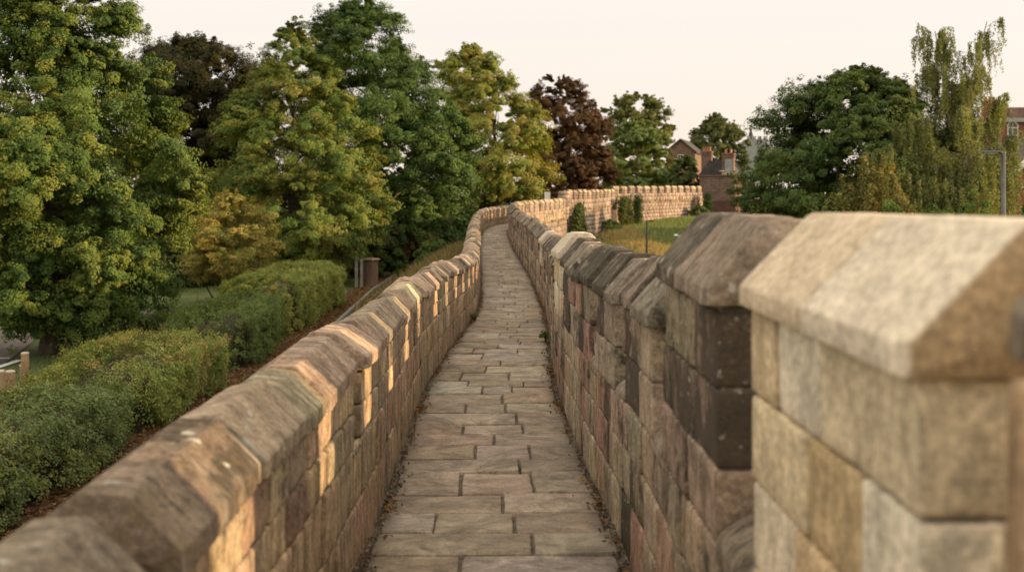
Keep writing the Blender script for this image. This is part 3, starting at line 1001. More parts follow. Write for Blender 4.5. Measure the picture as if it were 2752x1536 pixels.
    XX = qq[:, None, 0] - dd[:, None, 1] * la_[None] * qq[:, None, 2] * kk; YY = qq[:, None, 1] + dd[:, None, 0] * la_[None] * qq[:, None, 2] * kk
    ZZ = base_z + ve_[None] * qq[:, None, 3] * kk * .97
    i_ = np.arange(K - 1)[:, None] * 12; j_ = np.arange(11)[None]
    mesh_np('inner_twigs', np.stack([XX, YY, ZZ], -1).reshape(-1, 3), np.stack([i_ + j_, i_ + j_ + 1, i_ + 12 + j_ + 1, i_ + 12 + j_], -1).reshape(-1, 4), M_TWIGS, root)
    # woody stems
    mb = MB()
    for k in range(int(L * 7)):
        t0 = R.uniform(.1, L - .1); q0 = at_(np.array([t0]))[0]
        sx = q0[0] + R.uniform(-.4, .4) * q0[2]; sy = q0[1]
        tp = (sx + R.uniform(-.5, .5) * q0[2], sy + R.uniform(-.3, .3), base_z + q0[3] * R.uniform(.4, .62))
        p = limb((sx, sy, base_z - .05), tp, 0, 3, .2)
        mb.tube(p, [.018, .014, .009, .004], 4, False)
    tag(mb.build('stems', M_BARK, root), kind='stuff')
    R = keep
    return root


def bush(name, label, base, r, h, pal, leaf, m, per, seed, cat_='bush', squash=.8, mat=None, group=None, stems=6):
    """A rounded shrub of leaf clumps with a few stems."""
    global R
    keep = R; R = np.random.default_rng(9000 + seed)
    u = unit(R.normal(size=(m, 3))); u[:, 2] = np.abs(u[:, 2]) * 1.1 - .1
    k = 1 + .22 * fbm(u * 1.7 + seed, 2)
    c = np.array(base) + u * np.array([r, r, h * .85]) * (k * (1 - np.abs(R.normal(0, .16, m))))[:, None] + np.array([0, 0, h * .12])
    c[:, 2] = np.maximum(c[:, 2], base[2] + .08)
    root = empty(name, base, label, cat_, group)
    pal = [(c_[0] * 1.8, c_[1] * 1.85, c_[2] * 1.6) for c_ in pal]
    parts = [clumped(c, r * R.uniform(.12, .24, m), per, leaf, pal, np.array(base) + np.array([0, 0, h * .3]), squash)]
    V, Fx, T = cat(parts)
    mesh_np('foliage', V, Fx, mat or M_LEAF, root, T, False)
    mb = MB()
    for k in range(stems):
        an = 6.283 * k / stems + R.uniform(-.4, .4)
        tip = (base[0] + r * .6 * math.cos(an), base[1] + r * .6 * math.sin(an), base[2] + h * R.uniform(.55, .85))
        p = limb((base[0], base[1], base[2] - .1), tip, -.05, 4, .15)
        mb.tube(p, list(np.linspace(.05 * r + .01, .012, len(p))), 5, False)
    mb.build('stems', M_BARK, root)
    R = keep
    return root


#SPLIT
# ------------------------------------------------------------------ terrain and roads
WLX = np.concatenate([_S[_S < 70], [71, 76.6, 87, 104.6, 106, 108]])
WLY = np.concatenate([_X[_S < 70], [3.4, 5.4, 8.0, 18.0, 30, 60]])


def ground_z(x, y):
    x = np.asarray(x, float); y = np.asarray(y, float)
    xw = np.interp(y, WLX, WLY)
    right = np.interp(y, [40, 50, 60, 75, 95, 120], [.1, .3, .9, 1.7, 2.65, 2.9])
    right = right * np.interp(x - xw, [20, 45], [1, .45])
    t = np.clip((x - xw + .5) / 1.0, 0, 1)
    bank = 1.35 * np.clip(1 - np.abs(x + 2.6) / 2.3, 0, 1) ** .7 * np.clip((y - 37) / 6, 0, 1) * np.clip((64 - y) / 5, 0, 1)
    bumps = .06 * fbm(np.stack([x * .35, y * .35, x * 0], -1), 2)
    return np.where(t > 0, right * t, 0) + bank * (1 - t) + bumps * np.where(np.abs(x - xw) > 8, 1, .3) * np.where((x < xw), .35, 1)


gx = np.unique(np.concatenate([np.linspace(-420, -32, 40), np.arange(-32, 45, .5), np.linspace(45, 420, 40)]))
gy = np.unique(np.concatenate([np.linspace(-120, -8, 15), np.arange(-8, 122, .8), np.linspace(122, 900, 40)]))
GX, GY = np.meshgrid(gx, gy)
GZ = ground_z(GX, GY)
nx, ny = len(gx), len(gy)
ii = (np.arange(ny - 1)[:, None] * nx + np.arange(nx - 1)[None]).ravel()
m, nt, out = new_mat('rough_grass'); N = NT(nt)
v = N.coords()
a = N.noise(v, .35, 6, .65, .5); b = N.noise(v, 3.2, 5, .7); f = N.noise(v, 24, 4, .7)
c = N.mix(N.rng(a, .36, .64), (.10, .135, .045), (.155, .18, .068))
c = N.mix(N.math('MULTIPLY', N.rng(b, .5, .7), .6), c, (.19, .175, .085))
c = N.mix(.7, c, N.rng(f, .3, .7, .6, 1.35), 'MULTIPLY')
N.bsdf(out, c, .95, .1, N.bump(N.math('ADD', b, f), .9, .06))
M_GRASS = m
g = mesh_np('ground', np.stack([GX, GY, GZ], -1).reshape(-1, 3), np.stack([ii, ii + 1, ii + nx + 1, ii + nx], -1), M_GRASS)
tag(g, kind='structure')


def sheet(name, poly_rows, mat, dz, label=None, kind='structure'):
    """rows of (x, y) points draped over the ground."""
    A = np.array(poly_rows, float); K, m_ = A.shape[:2]
    z = ground_z(A[..., 0], A[..., 1]) + dz
    V = np.concatenate([A, z[..., None]], -1).reshape(-1, 3)
    i = np.arange(K - 1)[:, None] * m_; j = np.arange(m_ - 1)[None]
    q = np.stack([i + j, i + j + 1, i + m_ + j + 1, i + m_ + j], -1).reshape(-1, 4)
    return tag(mesh_np(name, V, q, mat), label, kind=kind)


M_TARMAC = mat_noise('lane_tarmac', (.050, .048, .046), (.075, .070, .064), 5, .85, .3, .01, fine=120)
M_ROAD = mat_noise('pale_road', (.15, .125, .10), (.19, .16, .13), 3, .9, .2, .01, fine=110)
M_VERGE = mat_noise('leafy_verge', (.10, .062, .032), (.065, .05, .028), 6, bumpd=.03, c3=(.07, .075, .028), fine=50)
M_WHITE = mat_plain('white_paint', (.72, .70, .66), .6)
M_YELLOW = mat_plain('yellow_line_paint', (.55, .37, .07), .7)
ys = np.arange(-6, 63, .8)
def kx(y): return float(np.interp(y, [36, 52], [-6.15, -6.75]))
sheet('verge', [[(x, y) for x in (-7.9, -7.2, kx(y) - .06)] for y in ys], M_VERGE, .012)
def lane_r(y): return -1.05 if y < 34 else -1.05 - (y - 34) * .55 if y < 41 else -4.9
sheet('lane', [[(kx(y) + .06 + (lane_r(y) - kx(y) - .06) * t, y) for t in (0, .25, .5, .75, 1)] for y in ys], M_TARMAC, .016)
sheet('lane_line', [[(kx(y) + .24, y), (kx(y) + .32, y)] for y in ys], M_YELLOW, .021)
mb = MB()
for y in np.arange(-6, 62, .92): mb.box((kx(y), y, .05), (.12, .90, .2))
tag(mb.build('kerb', mat_noise('kerb_stone', (.26, .235, .2), (.17, .155, .13), 8)), kind='structure')
rows = []
for t in np.linspace(0, 1, 40):
    y = 23 + 21 * t
    edge = np.interp(y, [23, 29, 33.5, 38, 40.5, 41.5, 44], [-13.0, -13.75, -15.0, -16.6, -16.4, -12, -12])
    rows.append([(x, y) for x in np.linspace(-60, edge, 40)])
sheet('road', rows, M_ROAD, .02)
sheet('painted_tree_shadow', [[(x, y) for x in np.linspace(-22, np.interp(y, [24, 30.2], [-13.2, -14.0]), 8)] for y in np.linspace(25, 29.9, 8)], M_TARMAC, .026)  # dark tarmac sheet standing in for the tree's shadow on the road
sheet('road_line', [[(-22, 29.9), (-22, 30.02)], [(-14.1, 30.05), (-14.1, 30.17)]], M_WHITE, .032)
sheet('road_line', [[(-13.75, y), (-13.55, y)] for y in np.linspace(25, 29.8, 8)], M_WHITE, .032)

# ------------------------------------------------------------------ grass, leaves on the ground
def blades(n, xy, h, pal, wid=.02, lean=.35):
    x, y = xy; z = ground_z(x, y)
    hh = h * R.uniform(.5, 1.3, n)
    ln = R.normal(0, lean, (n, 2)) * hh[:, None]
    an = R.uniform(0, 6.28, n); wx, wy = np.cos(an) * wid, np.sin(an) * wid
    b = np.stack([x, y, z - .02], -1); t = b + np.concatenate([ln, hh[:, None]], -1); mid = b * .5 + t * .5 + np.concatenate([-ln * .15, hh[:, None] * .08], -1)
    w = np.stack([wx, wy, wx * 0], -1)
    V = np.stack([b - w, b + w, mid + w * .8, t, mid - w * .8], 1)
    k = np.arange(n)[:, None] * 5
    q = np.concatenate([k + np.array([[0, 1, 2, 4]])]); tr = k + np.array([[4, 2, 3]])
    col = palette(pal, n) * R.uniform(.75, 1.25, (n, 1))
    return V.reshape(-1, 3), [q, tr], np.repeat(np.concatenate([col, np.ones((n, 1))], 1), 5, axis=0)

GP = [(.15, .205, .08), (.175, .22, .088), (.125, .18, .066), (.205, .23, .10)]
STRAW = [(.34, .27, .13), (.28, .23, .11), (.38, .30, .15), (.24, .20, .09)]
n = 60000
y = R.uniform(46, 104, n); x = np.interp(y, WLX, WLY) + 1.2 + R.random(n) ** 1.2 * 26
V, Fx, T = blades(n, (x, y), .26, GP, .028)
k = 7000
ty = R.uniform(54, 84, k); tx = 7.6 + (84 - ty) * .035 + R.normal(0, .75, k) + .5 * np.sin(ty * .5)
V2, F2, T2 = blades(k, (tx, ty), .42, STRAW, .03)
k3 = 4000; px_ = R.uniform(3, 24, 60); py_ = R.uniform(55, 100, 60); w_ = R.integers(0, 60, k3)
V3, F3, T3 = blades(k3, (px_[w_] + R.normal(0, 1.1, k3), py_[w_] + R.normal(0, 1.6, k3)), .36, STRAW + GP, .03)
o2, o3 = len(V), len(V) + len(V2)
tag(mesh_np('meadow_grass', np.concatenate([V, V2, V3]), [Fx[0], F2[0] + o2, F3[0] + o3, Fx[1], F2[1] + o2, F3[1] + o3], M_GRASSB, None, np.concatenate([T, T2, T3]), False),
    'rough meadow grass with a straw coloured streak on the bank below the wall', 'grass', kind='stuff')
n = 26000
y = R.uniform(38, 63, n); x = -2.9 + R.normal(0, 1.15, n); x = np.clip(x, -5.6, np.interp(y, _S, _X) - 1.05)
V, Fx, T = blades(n, (x, y), .85, STRAW[:2] + [(.30, .22, .15), (.13, .13, .05), (.16, .15, .06), (.10, .11, .04)], .022, .25)
tag(mesh_np('tall_grass', V, Fx, M_GRASSB, None, T, False), 'tall pinkish dry grass on the bank left of the low parapet', 'grass', kind='stuff')
n = 14000
y = R.uniform(22, 60, n); x = R.uniform(-22, -10, n)
V, Fx, T = blades(n, (x, y), .12, [(.075, .10, .028), (.095, .115, .034)], .02)
keep_ = x > np.interp(y, [23, 29, 33.5, 38, 40.5, 41.5, 44], [-12.6, -13.3, -14.6, -16.2, -16.0, -11.5, -11.5]) + .3
sel = np.nonzero(keep_)[0]
tag(mesh_np('lawn_grass', V, [Fx[0][sel], Fx[1][sel]], M_GRASSB, None, T, False), 'short lawn grass under the big lime tree', 'grass', kind='stuff')

LEAFC = [(.20, .10, .04), (.15, .075, .03), (.27, .15, .06), (.12, .07, .035), (.22, .13, .07)]
n = 16000
y = R.uniform(8, 60, n); x = -7.0 + R.normal(0, .42, n) + .0
x = np.where((y < 40) & (R.random(n) < .35), R.uniform(-7.0, -6.2, n), x); x = np.where(R.random(n) < .12, R.uniform(-6.6, -2, n), x)
c = np.stack([x, y, ground_z(x, y) + .02 + R.random(n) * .03], -1)
V, Fx, T = leaf_quads(c, R.normal(size=(n, 3)) * .5 + np.array([0, 0, 1]), R.uniform(.05, .11, n), palette(LEAFC, n) * R.uniform(.7, 1.2, (n, 1)), .7)
tag(mesh_np('fallen_leaves', V, Fx, M_LITTER, None, T, False), 'brown fallen leaves along the hedge foot and lane edge', 'fallen leaves', kind='stuff')
n = 1500
s = R.uniform(2.5, 30, n); side = np.where(R.random(n) < .5, -1, 1)
piles = R.uniform(3, 22, 26); s = np.where(R.random(n) < .5, piles[R.integers(0, 26, n)] + R.normal(0, .10, n), s)
nn_ = side * np.clip(.575 - np.abs(R.normal(0, .035, n)), .3, .592)
c = path(s, nn_, np.full(n, .008) + R.random(n) * .018)
V, Fx, T = leaf_quads(c, R.normal(size=(n, 3)) * .5 + np.array([0, 0, 1]), R.uniform(.018, .045, n), palette(LEAFC, n) * R.uniform(.7, 1.2, (n, 1)), .7)
tag(mesh_np('fallen_leaves', V, Fx, M_LITTER, None, T, False), 'dry brown leaf litter caught along the edges of the walkway', 'fallen leaves', kind='stuff')
# two green weeds rooted at the foot of the parapets
for (s, n_, r_, lab) in ((13.3, .55, .10, 'small green weed at the foot of the right parapet'), (16.6, -.55, .08, 'small green weed at the foot of the left parapet')):
    b = path(np.array(s), n_, 0.0)
    bush('weed', lab, tuple(b), r_, r_ * 1.3, GREEN_MID, .05, 14, 10, int(s), 'weed', stems=3)

# ------------------------------------------------------------------ hedges
HA = [(.060, .078, .036), (.075, .092, .04), (.05, .066, .032), (.09, .10, .036), (.068, .08, .045)]
HB = [(.10, .115, .038), (.085, .105, .036), (.12, .125, .045), (.07, .095, .03), (.15, .13, .06)]
HC = [(.055, .075, .028), (.065, .085, .032), (.048, .066, .026)]
HD = [(.095, .11, .036), (.11, .12, .04), (.08, .10, .034), (.13, .13, .042)]
TIP = [(.16, .115, .05), (.13, .135, .05), (.11, .125, .042), (.10, .12, .04)]
hedge('shaggy_hedge', 'tall shaggy grey green hedge nearest the camera beside the leafy verge', [(-8.4, 9, 1.3, 1.5), (-8.5, 13, 1.3, 1.6), (-8.3, 17, 1.1, 1.35), (-8.1, 19.2, .95, 1.15)],
      HA, .062, 38, 1, .15, 160, tipcol=[(.12, .12, .05), (.09, .10, .045)], top_wave=.2)
hedge('mixed_hedge', 'broad light green hedge with reddish dry tips, in front of the clipped dark one', [(-8.5, 20.2, 1.2, 1.15), (-8.6, 23, 1.4, 1.3), (-8.5, 25.6, 1.3, 1.4)],
      HB, .062, 42, 2, .11, 130, tipcol=TIP, top_wave=.12)
hedge('clipped_hedge', 'clipped dark green hedge in the middle of the row', [(-8.4, 28.0, 1.2, 1.45), (-8.6, 30.5, 1.25, 1.5), (-8.7, 34.0, 1.2, 1.45)],
      HC, .06, 38, 3, .06, 40, top_wave=.08)
hedge('long_hedge', 'long yellow green hedge at the far end of the row', [(-8.8, 35.4, 1.3, 1.75), (-8.9, 39, 1.4, 1.85), (-8.9, 43, 1.4, 1.85), (-8.9, 46.5, 1.2, 1.75)],
      HD, .07, 34, 4, .08, 60, top_wave=.08)
hedge('low_hedge', 'low dark hedge crossing the lawn behind the clipped hedge', [(-13.2, 36, .6, .95), (-11, 35.2, .6, .95), (-9.8, 34.6, .6, 1.0)],
      GREEN_DARK, .07, 26, 5, .06, 20)

# ------------------------------------------------------------------ trees on the left
tree('lime_tree', 'huge lime tree filling the left edge, drooping over lawn and road', 'tree', (-13.4, 31.5, 0),
     [(1.3, 1.9), (2.0, 2.6), (3.4, 3.05), (5, 3.5), (6.2, 3.5), (7.4, 3.2), (8.4, 2.5), (9.6, 2.2), (11.5, 2.1), (13.5, 1.7), (15.5, .4)],
     GREEN_LIME[:3] + GREEN_DARK[:1] + GREEN_MID[:3], gain=.92, lobes=165, sub=12, per=120, leaf=.105, trunk_r=.36, crown_from=1.9, droop=.8, seed=1, lobe_r=.22, limbs=40, squash=.8, fill=.2)
tree('dark_tree', 'dark brownish tree standing behind the gap beside the lime tree', 'tree', (-18.3, 62, 0),
     [(3, 3.2), (6, 3.9), (9, 4.1), (11, 3.9), (12.4, 3.0), (13.6, 1.0)], BROWNISH, gain=.62, spray=.4, lobes=140, sub=9, per=85, leaf=.17, trunk_r=.3, crown_from=3, seed=2, lobe_r=.26, fill=.1, limbs=40)
k_ = 1.04
tree('cone_tree', 'large golden green tree with conical crown sweeping down to the hedge', 'tree', (-11.7, 57.3, 0),
     [(4.5 + (h - 4.5) * k_, r_ * k_) for h, r_ in [(.2, 1.9), (1.6, 3.0), (2.9, 4.4), (5.2, 4.6), (7, 4.3), (8.5, 3.8), (9.8, 3.2), (11, 2.5), (12.2, 1.7), (13.7, .3)]],
     GREEN_LIME + OLIVE[:2] + GREEN_MID, gain=1.05, lobes=140, sub=9, per=85, leaf=.15, trunk_r=.35, crown_from=.8, droop=.6, seed=3, lobe_r=.22, limbs=40, fill=.15)
tree('maple_tree', 'tallest dark green tree with rounded top behind the conical one', 'tree', (-7.9, 67, 0),
     [(2.5, 3.6), (4.8, 5.4), (7, 5.9), (9, 5.4), (11, 4.6, -.6), (13.2, 4.0, -1.1), (15.2, 3.0, -1.6), (16.5, 1.2, -1.6)],
     GREEN_DARK + GREEN_MID[:3], lobes=140, sub=9, per=80, leaf=.18, trunk_r=.42, crown_from=2.5, seed=4, lobe_r=.21, limbs=50, fill=.12)
tree('olive_tree', 'tall pale olive tree leaning over the bend of the wall', 'tree', (-1.3, 84, 0),
     [(4.2, 3.3), (6.5, 4.8), (8.4, 5.0), (10.4, 4.5), (12.5, 3.9, -1), (14.8, 3.0, -2), (16.4, 1.0, -2.3)],
     OLIVE + GREEN_LIME[:2], gain=1.2, lobes=95, sub=8, per=65, leaf=.22, trunk_r=.4, crown_from=4, seed=5, lobe_r=.23, limbs=40, fill=.12)
tree('copper_beech', 'dark red copper beech rising behind the far battlements', 'tree', (5.1, 98, 0),
     [(4.3, 3.5), (6.3, 4.3), (8.4, 4.4), (10.8, 4.1), (12.8, 3.5, -.5), (14.4, 2.6, -.9), (15.4, 1.2, -1.1)], COPPER, gain=.9, lobes=100, sub=8, per=65, leaf=.22, trunk_r=.4, crown_from=4, seed=6, lobe_r=.22, limbs=40, fill=.12)
tree('elm_tree', 'tall olive tree with a lumpy top standing behind the soft round one', 'tree', (17.6, 150, 0),
     [(6, 4), (10, 4.6), (14, 4.7), (16.5, 4.0), (18, 2.8), (19.2, .8)], [(.085, .095, .034), (.11, .11, .04), (.065, .08, .03)], lobes=70, sub=7, per=50, leaf=.36, trunk_r=.4, crown_from=5, seed=7, lobe_r=.24, fill=.1)
tree('willow_tree', 'soft mid green rounded tree behind the far wall', 'tree', (13.8, 118, 0),
     [(3.5, 3.6), (6, 3.9), (8.8, 3.8), (11.2, 3.0), (12.6, 1.8), (13.3, .5)], [(.085, .11, .042), (.10, .125, .046), (.07, .095, .036)], gain=1.2, lobes=80, sub=8, per=60, leaf=.26, trunk_r=.35, crown_from=3, seed=8, lobe_r=.22, fill=.1, droop=.3)
tree('round_tree', 'small dense round tree beside the chimneys', 'tree', (18.0, 112, 1.5),
     [(2.5, 1.3), (4, 1.75), (5.6, 1.7), (6.8, 1.2), (7.5, .3)], [(.05, .075, .03), (.065, .09, .032), (.085, .10, .035)], lobes=45, sub=7, per=50, leaf=.22, trunk_r=.18, crown_from=2.5, seed=9, lobe_r=.3, fill=.1)
tree('oak_tree', 'broad dome shaped tree on the skyline, farthest of all', 'tree', (38, 200, 0),
     [(8, 4.8), (12, 5.7), (15.5, 5.2), (18, 3.8), (19.8, 1.2)], [(.075, .085, .036), (.095, .10, .04), (.06, .072, .03)], lobes=80, sub=7, per=45, leaf=.45, trunk_r=.5, crown_from=7, seed=10, lobe_r=.24, fill=.1)
tree('golden_shrub', 'many stemmed golden shrub between the lime tree and the long hedge', 'shrub', (-12.0, 45.4, 0),
     [(1.0, 1.5), (1.8, 2.3), (2.7, 2.5), (3.6, 2.0), (4.5, .7)], GOLD + OLIVE[:2], lobes=70, sub=8, per=45, leaf=.10, trunk_r=.05, crown_from=.5, seed=11, lobe_r=.26, stems=9, squash=.6, limbs=22, fill=.3, top_frac=.9)
# dark undergrowth below the tall trees
UG = GREEN_DARK + BROWNISH[:2]
for i, (px, py, d, r_, h_, pal, lab) in enumerate((
        (1010, 690, 62, 1.7, 3.6, UG, 'dark evergreen bush right behind the brick gate pier'),
        (1075, 640, 70, 2.4, 3.6, [(.12, .07, .025), (.15, .09, .03), (.09, .065, .025)], 'rust brown bush in the shade of the tall dark tree'),
        (1150, 610, 74, 2.6, 4.2, UG, 'dark bush under the right side of the tall dark tree'),
        (1235, 600, 78, 2.6, 4.6, UG + GREEN_MID[:1], 'dark green bush closing the view above the left bend'),
        (1320, 590, 88, 2.8, 5.2, UG, 'dark bush between the olive tree and the wall bend'),
        (1415, 580, 92, 3.0, 5.6, UG, 'dark bush under the copper beech'),
        (1180, 680, 58, 1.3, 1.5, GREEN_MID, 'low bright green bush on the lawn beyond the tall grass'),
        (900, 640, 66, 3.0, 4.5, UG, 'dark bush hidden behind the conical tree'),
        (450, 780, 56, 2.6, 3.6, UG, 'dark bush in the gap left of the golden shrub'),
        (330, 790, 52, 2.2, 2.8, UG, 'dark bush on the lawn behind the lime tree'),
        (590, 700, 60, 3.0, 5.5, UG, 'dark bush behind the golden shrub'),
        (1560, 520, 112, 2.4, 5.2, GREEN_MID + OLIVE[:1], 'green bush showing above the battlements by the copper beech'))):
    x_ = (px - 1376) * d / F
    bush('bush', lab, (x_, d, float(ground_z(x_, d))), r_, h_, pal, .13 + .0012 * d, int(110 + 20 * r_), 80, 40 + i)
bush('bush', 'small dark bush at the foot of the lime tree trunk', (-12.5, 31.4, 0), .55, .75, GREEN_DARK, .08, 60, 40, 60)

# ------------------------------------------------------------------ trees on the right
def gz(x, y): return float(ground_z(x, y))
k_ = 47 / 64.5; gs = gz(14.3, 47)
tree('sycamore_tree', 'broad dark green tree left of the weeping birch', 'tree', (14.3, 47, gs),
     [(4.5 - gs + (h + 1 - 4.5) * k_, r_ * k_, o_ * k_) for h, r_, o_ in [(-.4, 4.9, .3), (1.6, 5.6, .3), (3.6, 5.7, .3), (5.2, 5.6, .3), (6.8, 5.2, .5), (8.3, 4.4, .8), (9.6, 3.3, 1.1), (10.7, 1.7, 1.3), (11.3, .4, 1.3)]],
     [(.045, .072, .024), (.06, .088, .028), (.036, .056, .02), (.08, .10, .03)], lobes=135, sub=9, per=80, leaf=.145, trunk_r=.32, crown_from=1, seed=20, lobe_r=.21, limbs=40, fill=.15)


def birch(name, label, base, H, spread, seed, kk=1.0):
    global R
    keep = R; R = np.random.default_rng(seed)
    bx, by, bz = base
    root = empty(name, base, label, 'tree')
    mb = MB(); pts = []
    leaders = [((-1.2, .2), .97, 1.0), ((1.6, -.2), 1.0, .95), ((.3, .6), .78, .9), ((-3.5, -.4), .78, .8), ((2.5, .3), .72, .8), ((-2.2, .8), .62, .7)]
    for (ox, oy), hf, w in leaders:
        ox, oy, w = ox * kk, oy * kk, w * kk
        top = np.array([bx + ox, by + oy, bz + H * hf])
        p = limb((bx + ox * .08, by + oy * .08, bz - .2), top, 0, 9, .06)
        mb.tube(p, list(np.linspace(.20 * w, .02, len(p))), 7)
        p = np.array(p)
        for k in range(46):
            t = R.uniform(.30, 1.0); f_ = t * (len(p) - 1); i0 = int(min(f_, len(p) - 2)); q = p[i0] + (p[i0 + 1] - p[i0]) * (f_ - i0)
            an = R.uniform(0, 6.28); L = (.40 + .70 * (1 - t)) * spread * R.uniform(.3, .85)
            e = q + np.array([math.cos(an) * L, math.sin(an) * L, L * R.uniform(.15, .75)])
            lb = limb(tuple(q), tuple(e), .10, 4, .12)
            mb.tube(lb, list(np.linspace(.045 * (1.15 - t), .008, len(lb))), 4, False)
            lb = np.array(lb)
            for m_ in range(10):
                f2 = R.uniform(.25, 1) * (len(lb) - 1); j0 = int(min(f2, len(lb) - 2))
                pts.append((lb[j0] + (lb[j0 + 1] - lb[j0]) * (f2 - j0), kk * R.uniform(.6, 3.4) * (.45 + .55 * min(1, (1.15 - t) * 1.6))))
    mb.build('trunk', M_BIRCH, root, smooth=True)
    # hanging strands of small leaves
    S0 = np.array([q for q, l in pts]); SL = np.array([l for q, l in pts]); m_ = len(S0)
    per = 62; ii_ = np.repeat(np.arange(m_), per)
    t = R.random(len(ii_)); sway = R.normal(0, .10, (m_, 2))
    c = S0[ii_] + np.stack([sway[ii_, 0] * t * SL[ii_], sway[ii_, 1] * t * SL[ii_], -t * SL[ii_]], -1)
    c += R.normal(size=(len(ii_), 3)) * kk * np.array([.05, .05, .06])
    c = c[c[:, 2] > bz + .5]; n_ = len(c)
    pal = [(.21, .25, .09), (.25, .265, .095), (.17, .21, .075), (.31, .29, .105), (.14, .18, .068)]
    tint = palette(pal, n_) * R.uniform(.75, 1.25, (n_, 1))
    V, Fx, T = leaf_quads(c, R.normal(size=(n_, 3)), .115 * kk * R.uniform(.7, 1.3, n_), tint, .55, along=np.array([0, 0, -1.0]))
    mesh_np('crown', V, Fx, M_LEAF, root, T, False)
    R = keep


birch('weeping_birch', 'tall weeping birch with thin hanging strands against the sky', (19.3, 46.5, gz(19.3, 46.5)), 11.9, 3.1, 77, .76)
birch('weeping_birch', 'lower weeping birch drooping between the broad dark tree and the tall one', (17.2, 43.5, gz(17.2, 43.5)), 7.9, 2.8, 78, .76)


def plume_shrub(name, label, base, r_, h_, pal, n_, seed):
    """A shrub of arching, upright leafy plumes."""
    global R
    keep = R; R = np.random.default_rng(seed)
    root = empty(name, base, label, 'shrub')
    mb = MB(); C = []; A = []
    for k in range(n_):
        an = R.uniform(0, 6.28); rr_ = r_ * math.sqrt(R.random()); up = h_ * (1 - .45 * (rr_ / r_) ** 2) * R.uniform(.55, 1.0)
        tip = (base[0] + rr_ * math.cos(an), base[1] + rr_ * math.sin(an), base[2] + up)
        st_ = (base[0] + .25 * rr_ * math.cos(an), base[1] + .25 * rr_ * math.sin(an), base[2])
        p = np.array(limb(st_, tip, .08, 7, .10)); mb.tube(p, list(np.linspace(.035, .006, len(p))), 4, False)
        for f_ in np.linspace(.35, 1.05, 16):
            g_ = min(f_, 1) * (len(p) - 1); i0 = int(min(g_, len(p) - 2)); q = p[i0] + (p[i0 + 1] - p[i0]) * (g_ - i0)
            C.append(q + np.array([0, 0, max(0, f_ - 1) * 3])); A.append(.34 * (1.15 - f_) + .10)
    mb.build('stems', mat_noise('pale_stems', (.30, .24, .13), (.22, .17, .09), 8), root)
    C = np.array(C); A = np.array(A)
    V, Fx, T = clumped(C, A, 26, .12, pal, np.array(base), .8)
    mesh_np('foliage', V, Fx, M_LEAF, root, T, False)
    R = keep


plume_shrub('sumac_shrub', 'golden green feathery shrub with upright plumes below the birch', (14.0, 41.5, gz(14.0, 41.5)), 1.95, 6.1, [(.22, .21, .07), (.18, .185, .062), (.29, .235, .075), (.15, .17, .058)], 120, 31)
plume_shrub('sumac_shrub', 'lower yellow tipped feathery shrub left of the taller golden one', (12.1, 41, gz(12.1, 41)), 1.4, 4.8, [(.16, .19, .06), (.20, .215, .07), (.13, .16, .052)], 70, 32)
for i, (px, py, d, r_, h_, pal, lab) in enumerate((
        (2085, 600, 40, 1.2, 3.7, [(.055, .095, .034), (.07, .11, .038)], 'bright green bush low in front of the broad dark tree'),
        (2215, 570, 38.5, 1.3, 4.0, GREEN_MID, 'low green bush below the yellow tipped shrub'),
        (2390, 570, 38.5, 1.4, 4.0, GREEN_MID, 'low green bush below the golden plumes'),
        (2520, 560, 39, 1.4, 4.2, GREEN_DARK + GREEN_MID[:1], 'dark bush below the weeping birch'),
        (2625, 550, 41, 1.3, 4.5, GREEN_MID, 'green bush left of the street lamp'),
        (2760, 560, 52, 1.2, 4.1, GREEN_DARK, 'dark bush in front of the red brick gable'),
        (2010, 575, 52, 1.5, 2.9, GREEN_DARK, 'dark bush at the left foot of the broad dark tree'))):
    x_ = (px - 1376) * d / F
    bush('bush', lab, (x_, d, gz(x_, d)), r_, h_, pal, .11, int(120 + 30 * r_), 90, 80 + i)

# far woods closing the horizon
global_m = 2600
an = R.uniform(-1.0, 1.0, global_m); dd = R.uniform(230, 300, global_m)
C = np.stack([np.sin(an) * dd, np.cos(an) * dd, R.random(global_m) ** .7 * (6.5 + 2.5 * np.sin(an * 23) + 1.5 * np.sin(an * 61))], -1)
V, Fx, T = clumped(C, R.uniform(1.2, 2.6, global_m), 40, .8, [(.07, .08, .036), (.055, .07, .032), (.085, .09, .04)], np.array([0, 0, 0]))
tag(mesh_np('far_woods', V, Fx, M_LEAF, None, T, False), 'low distant woods closing the horizon', 'woods', kind='stuff')

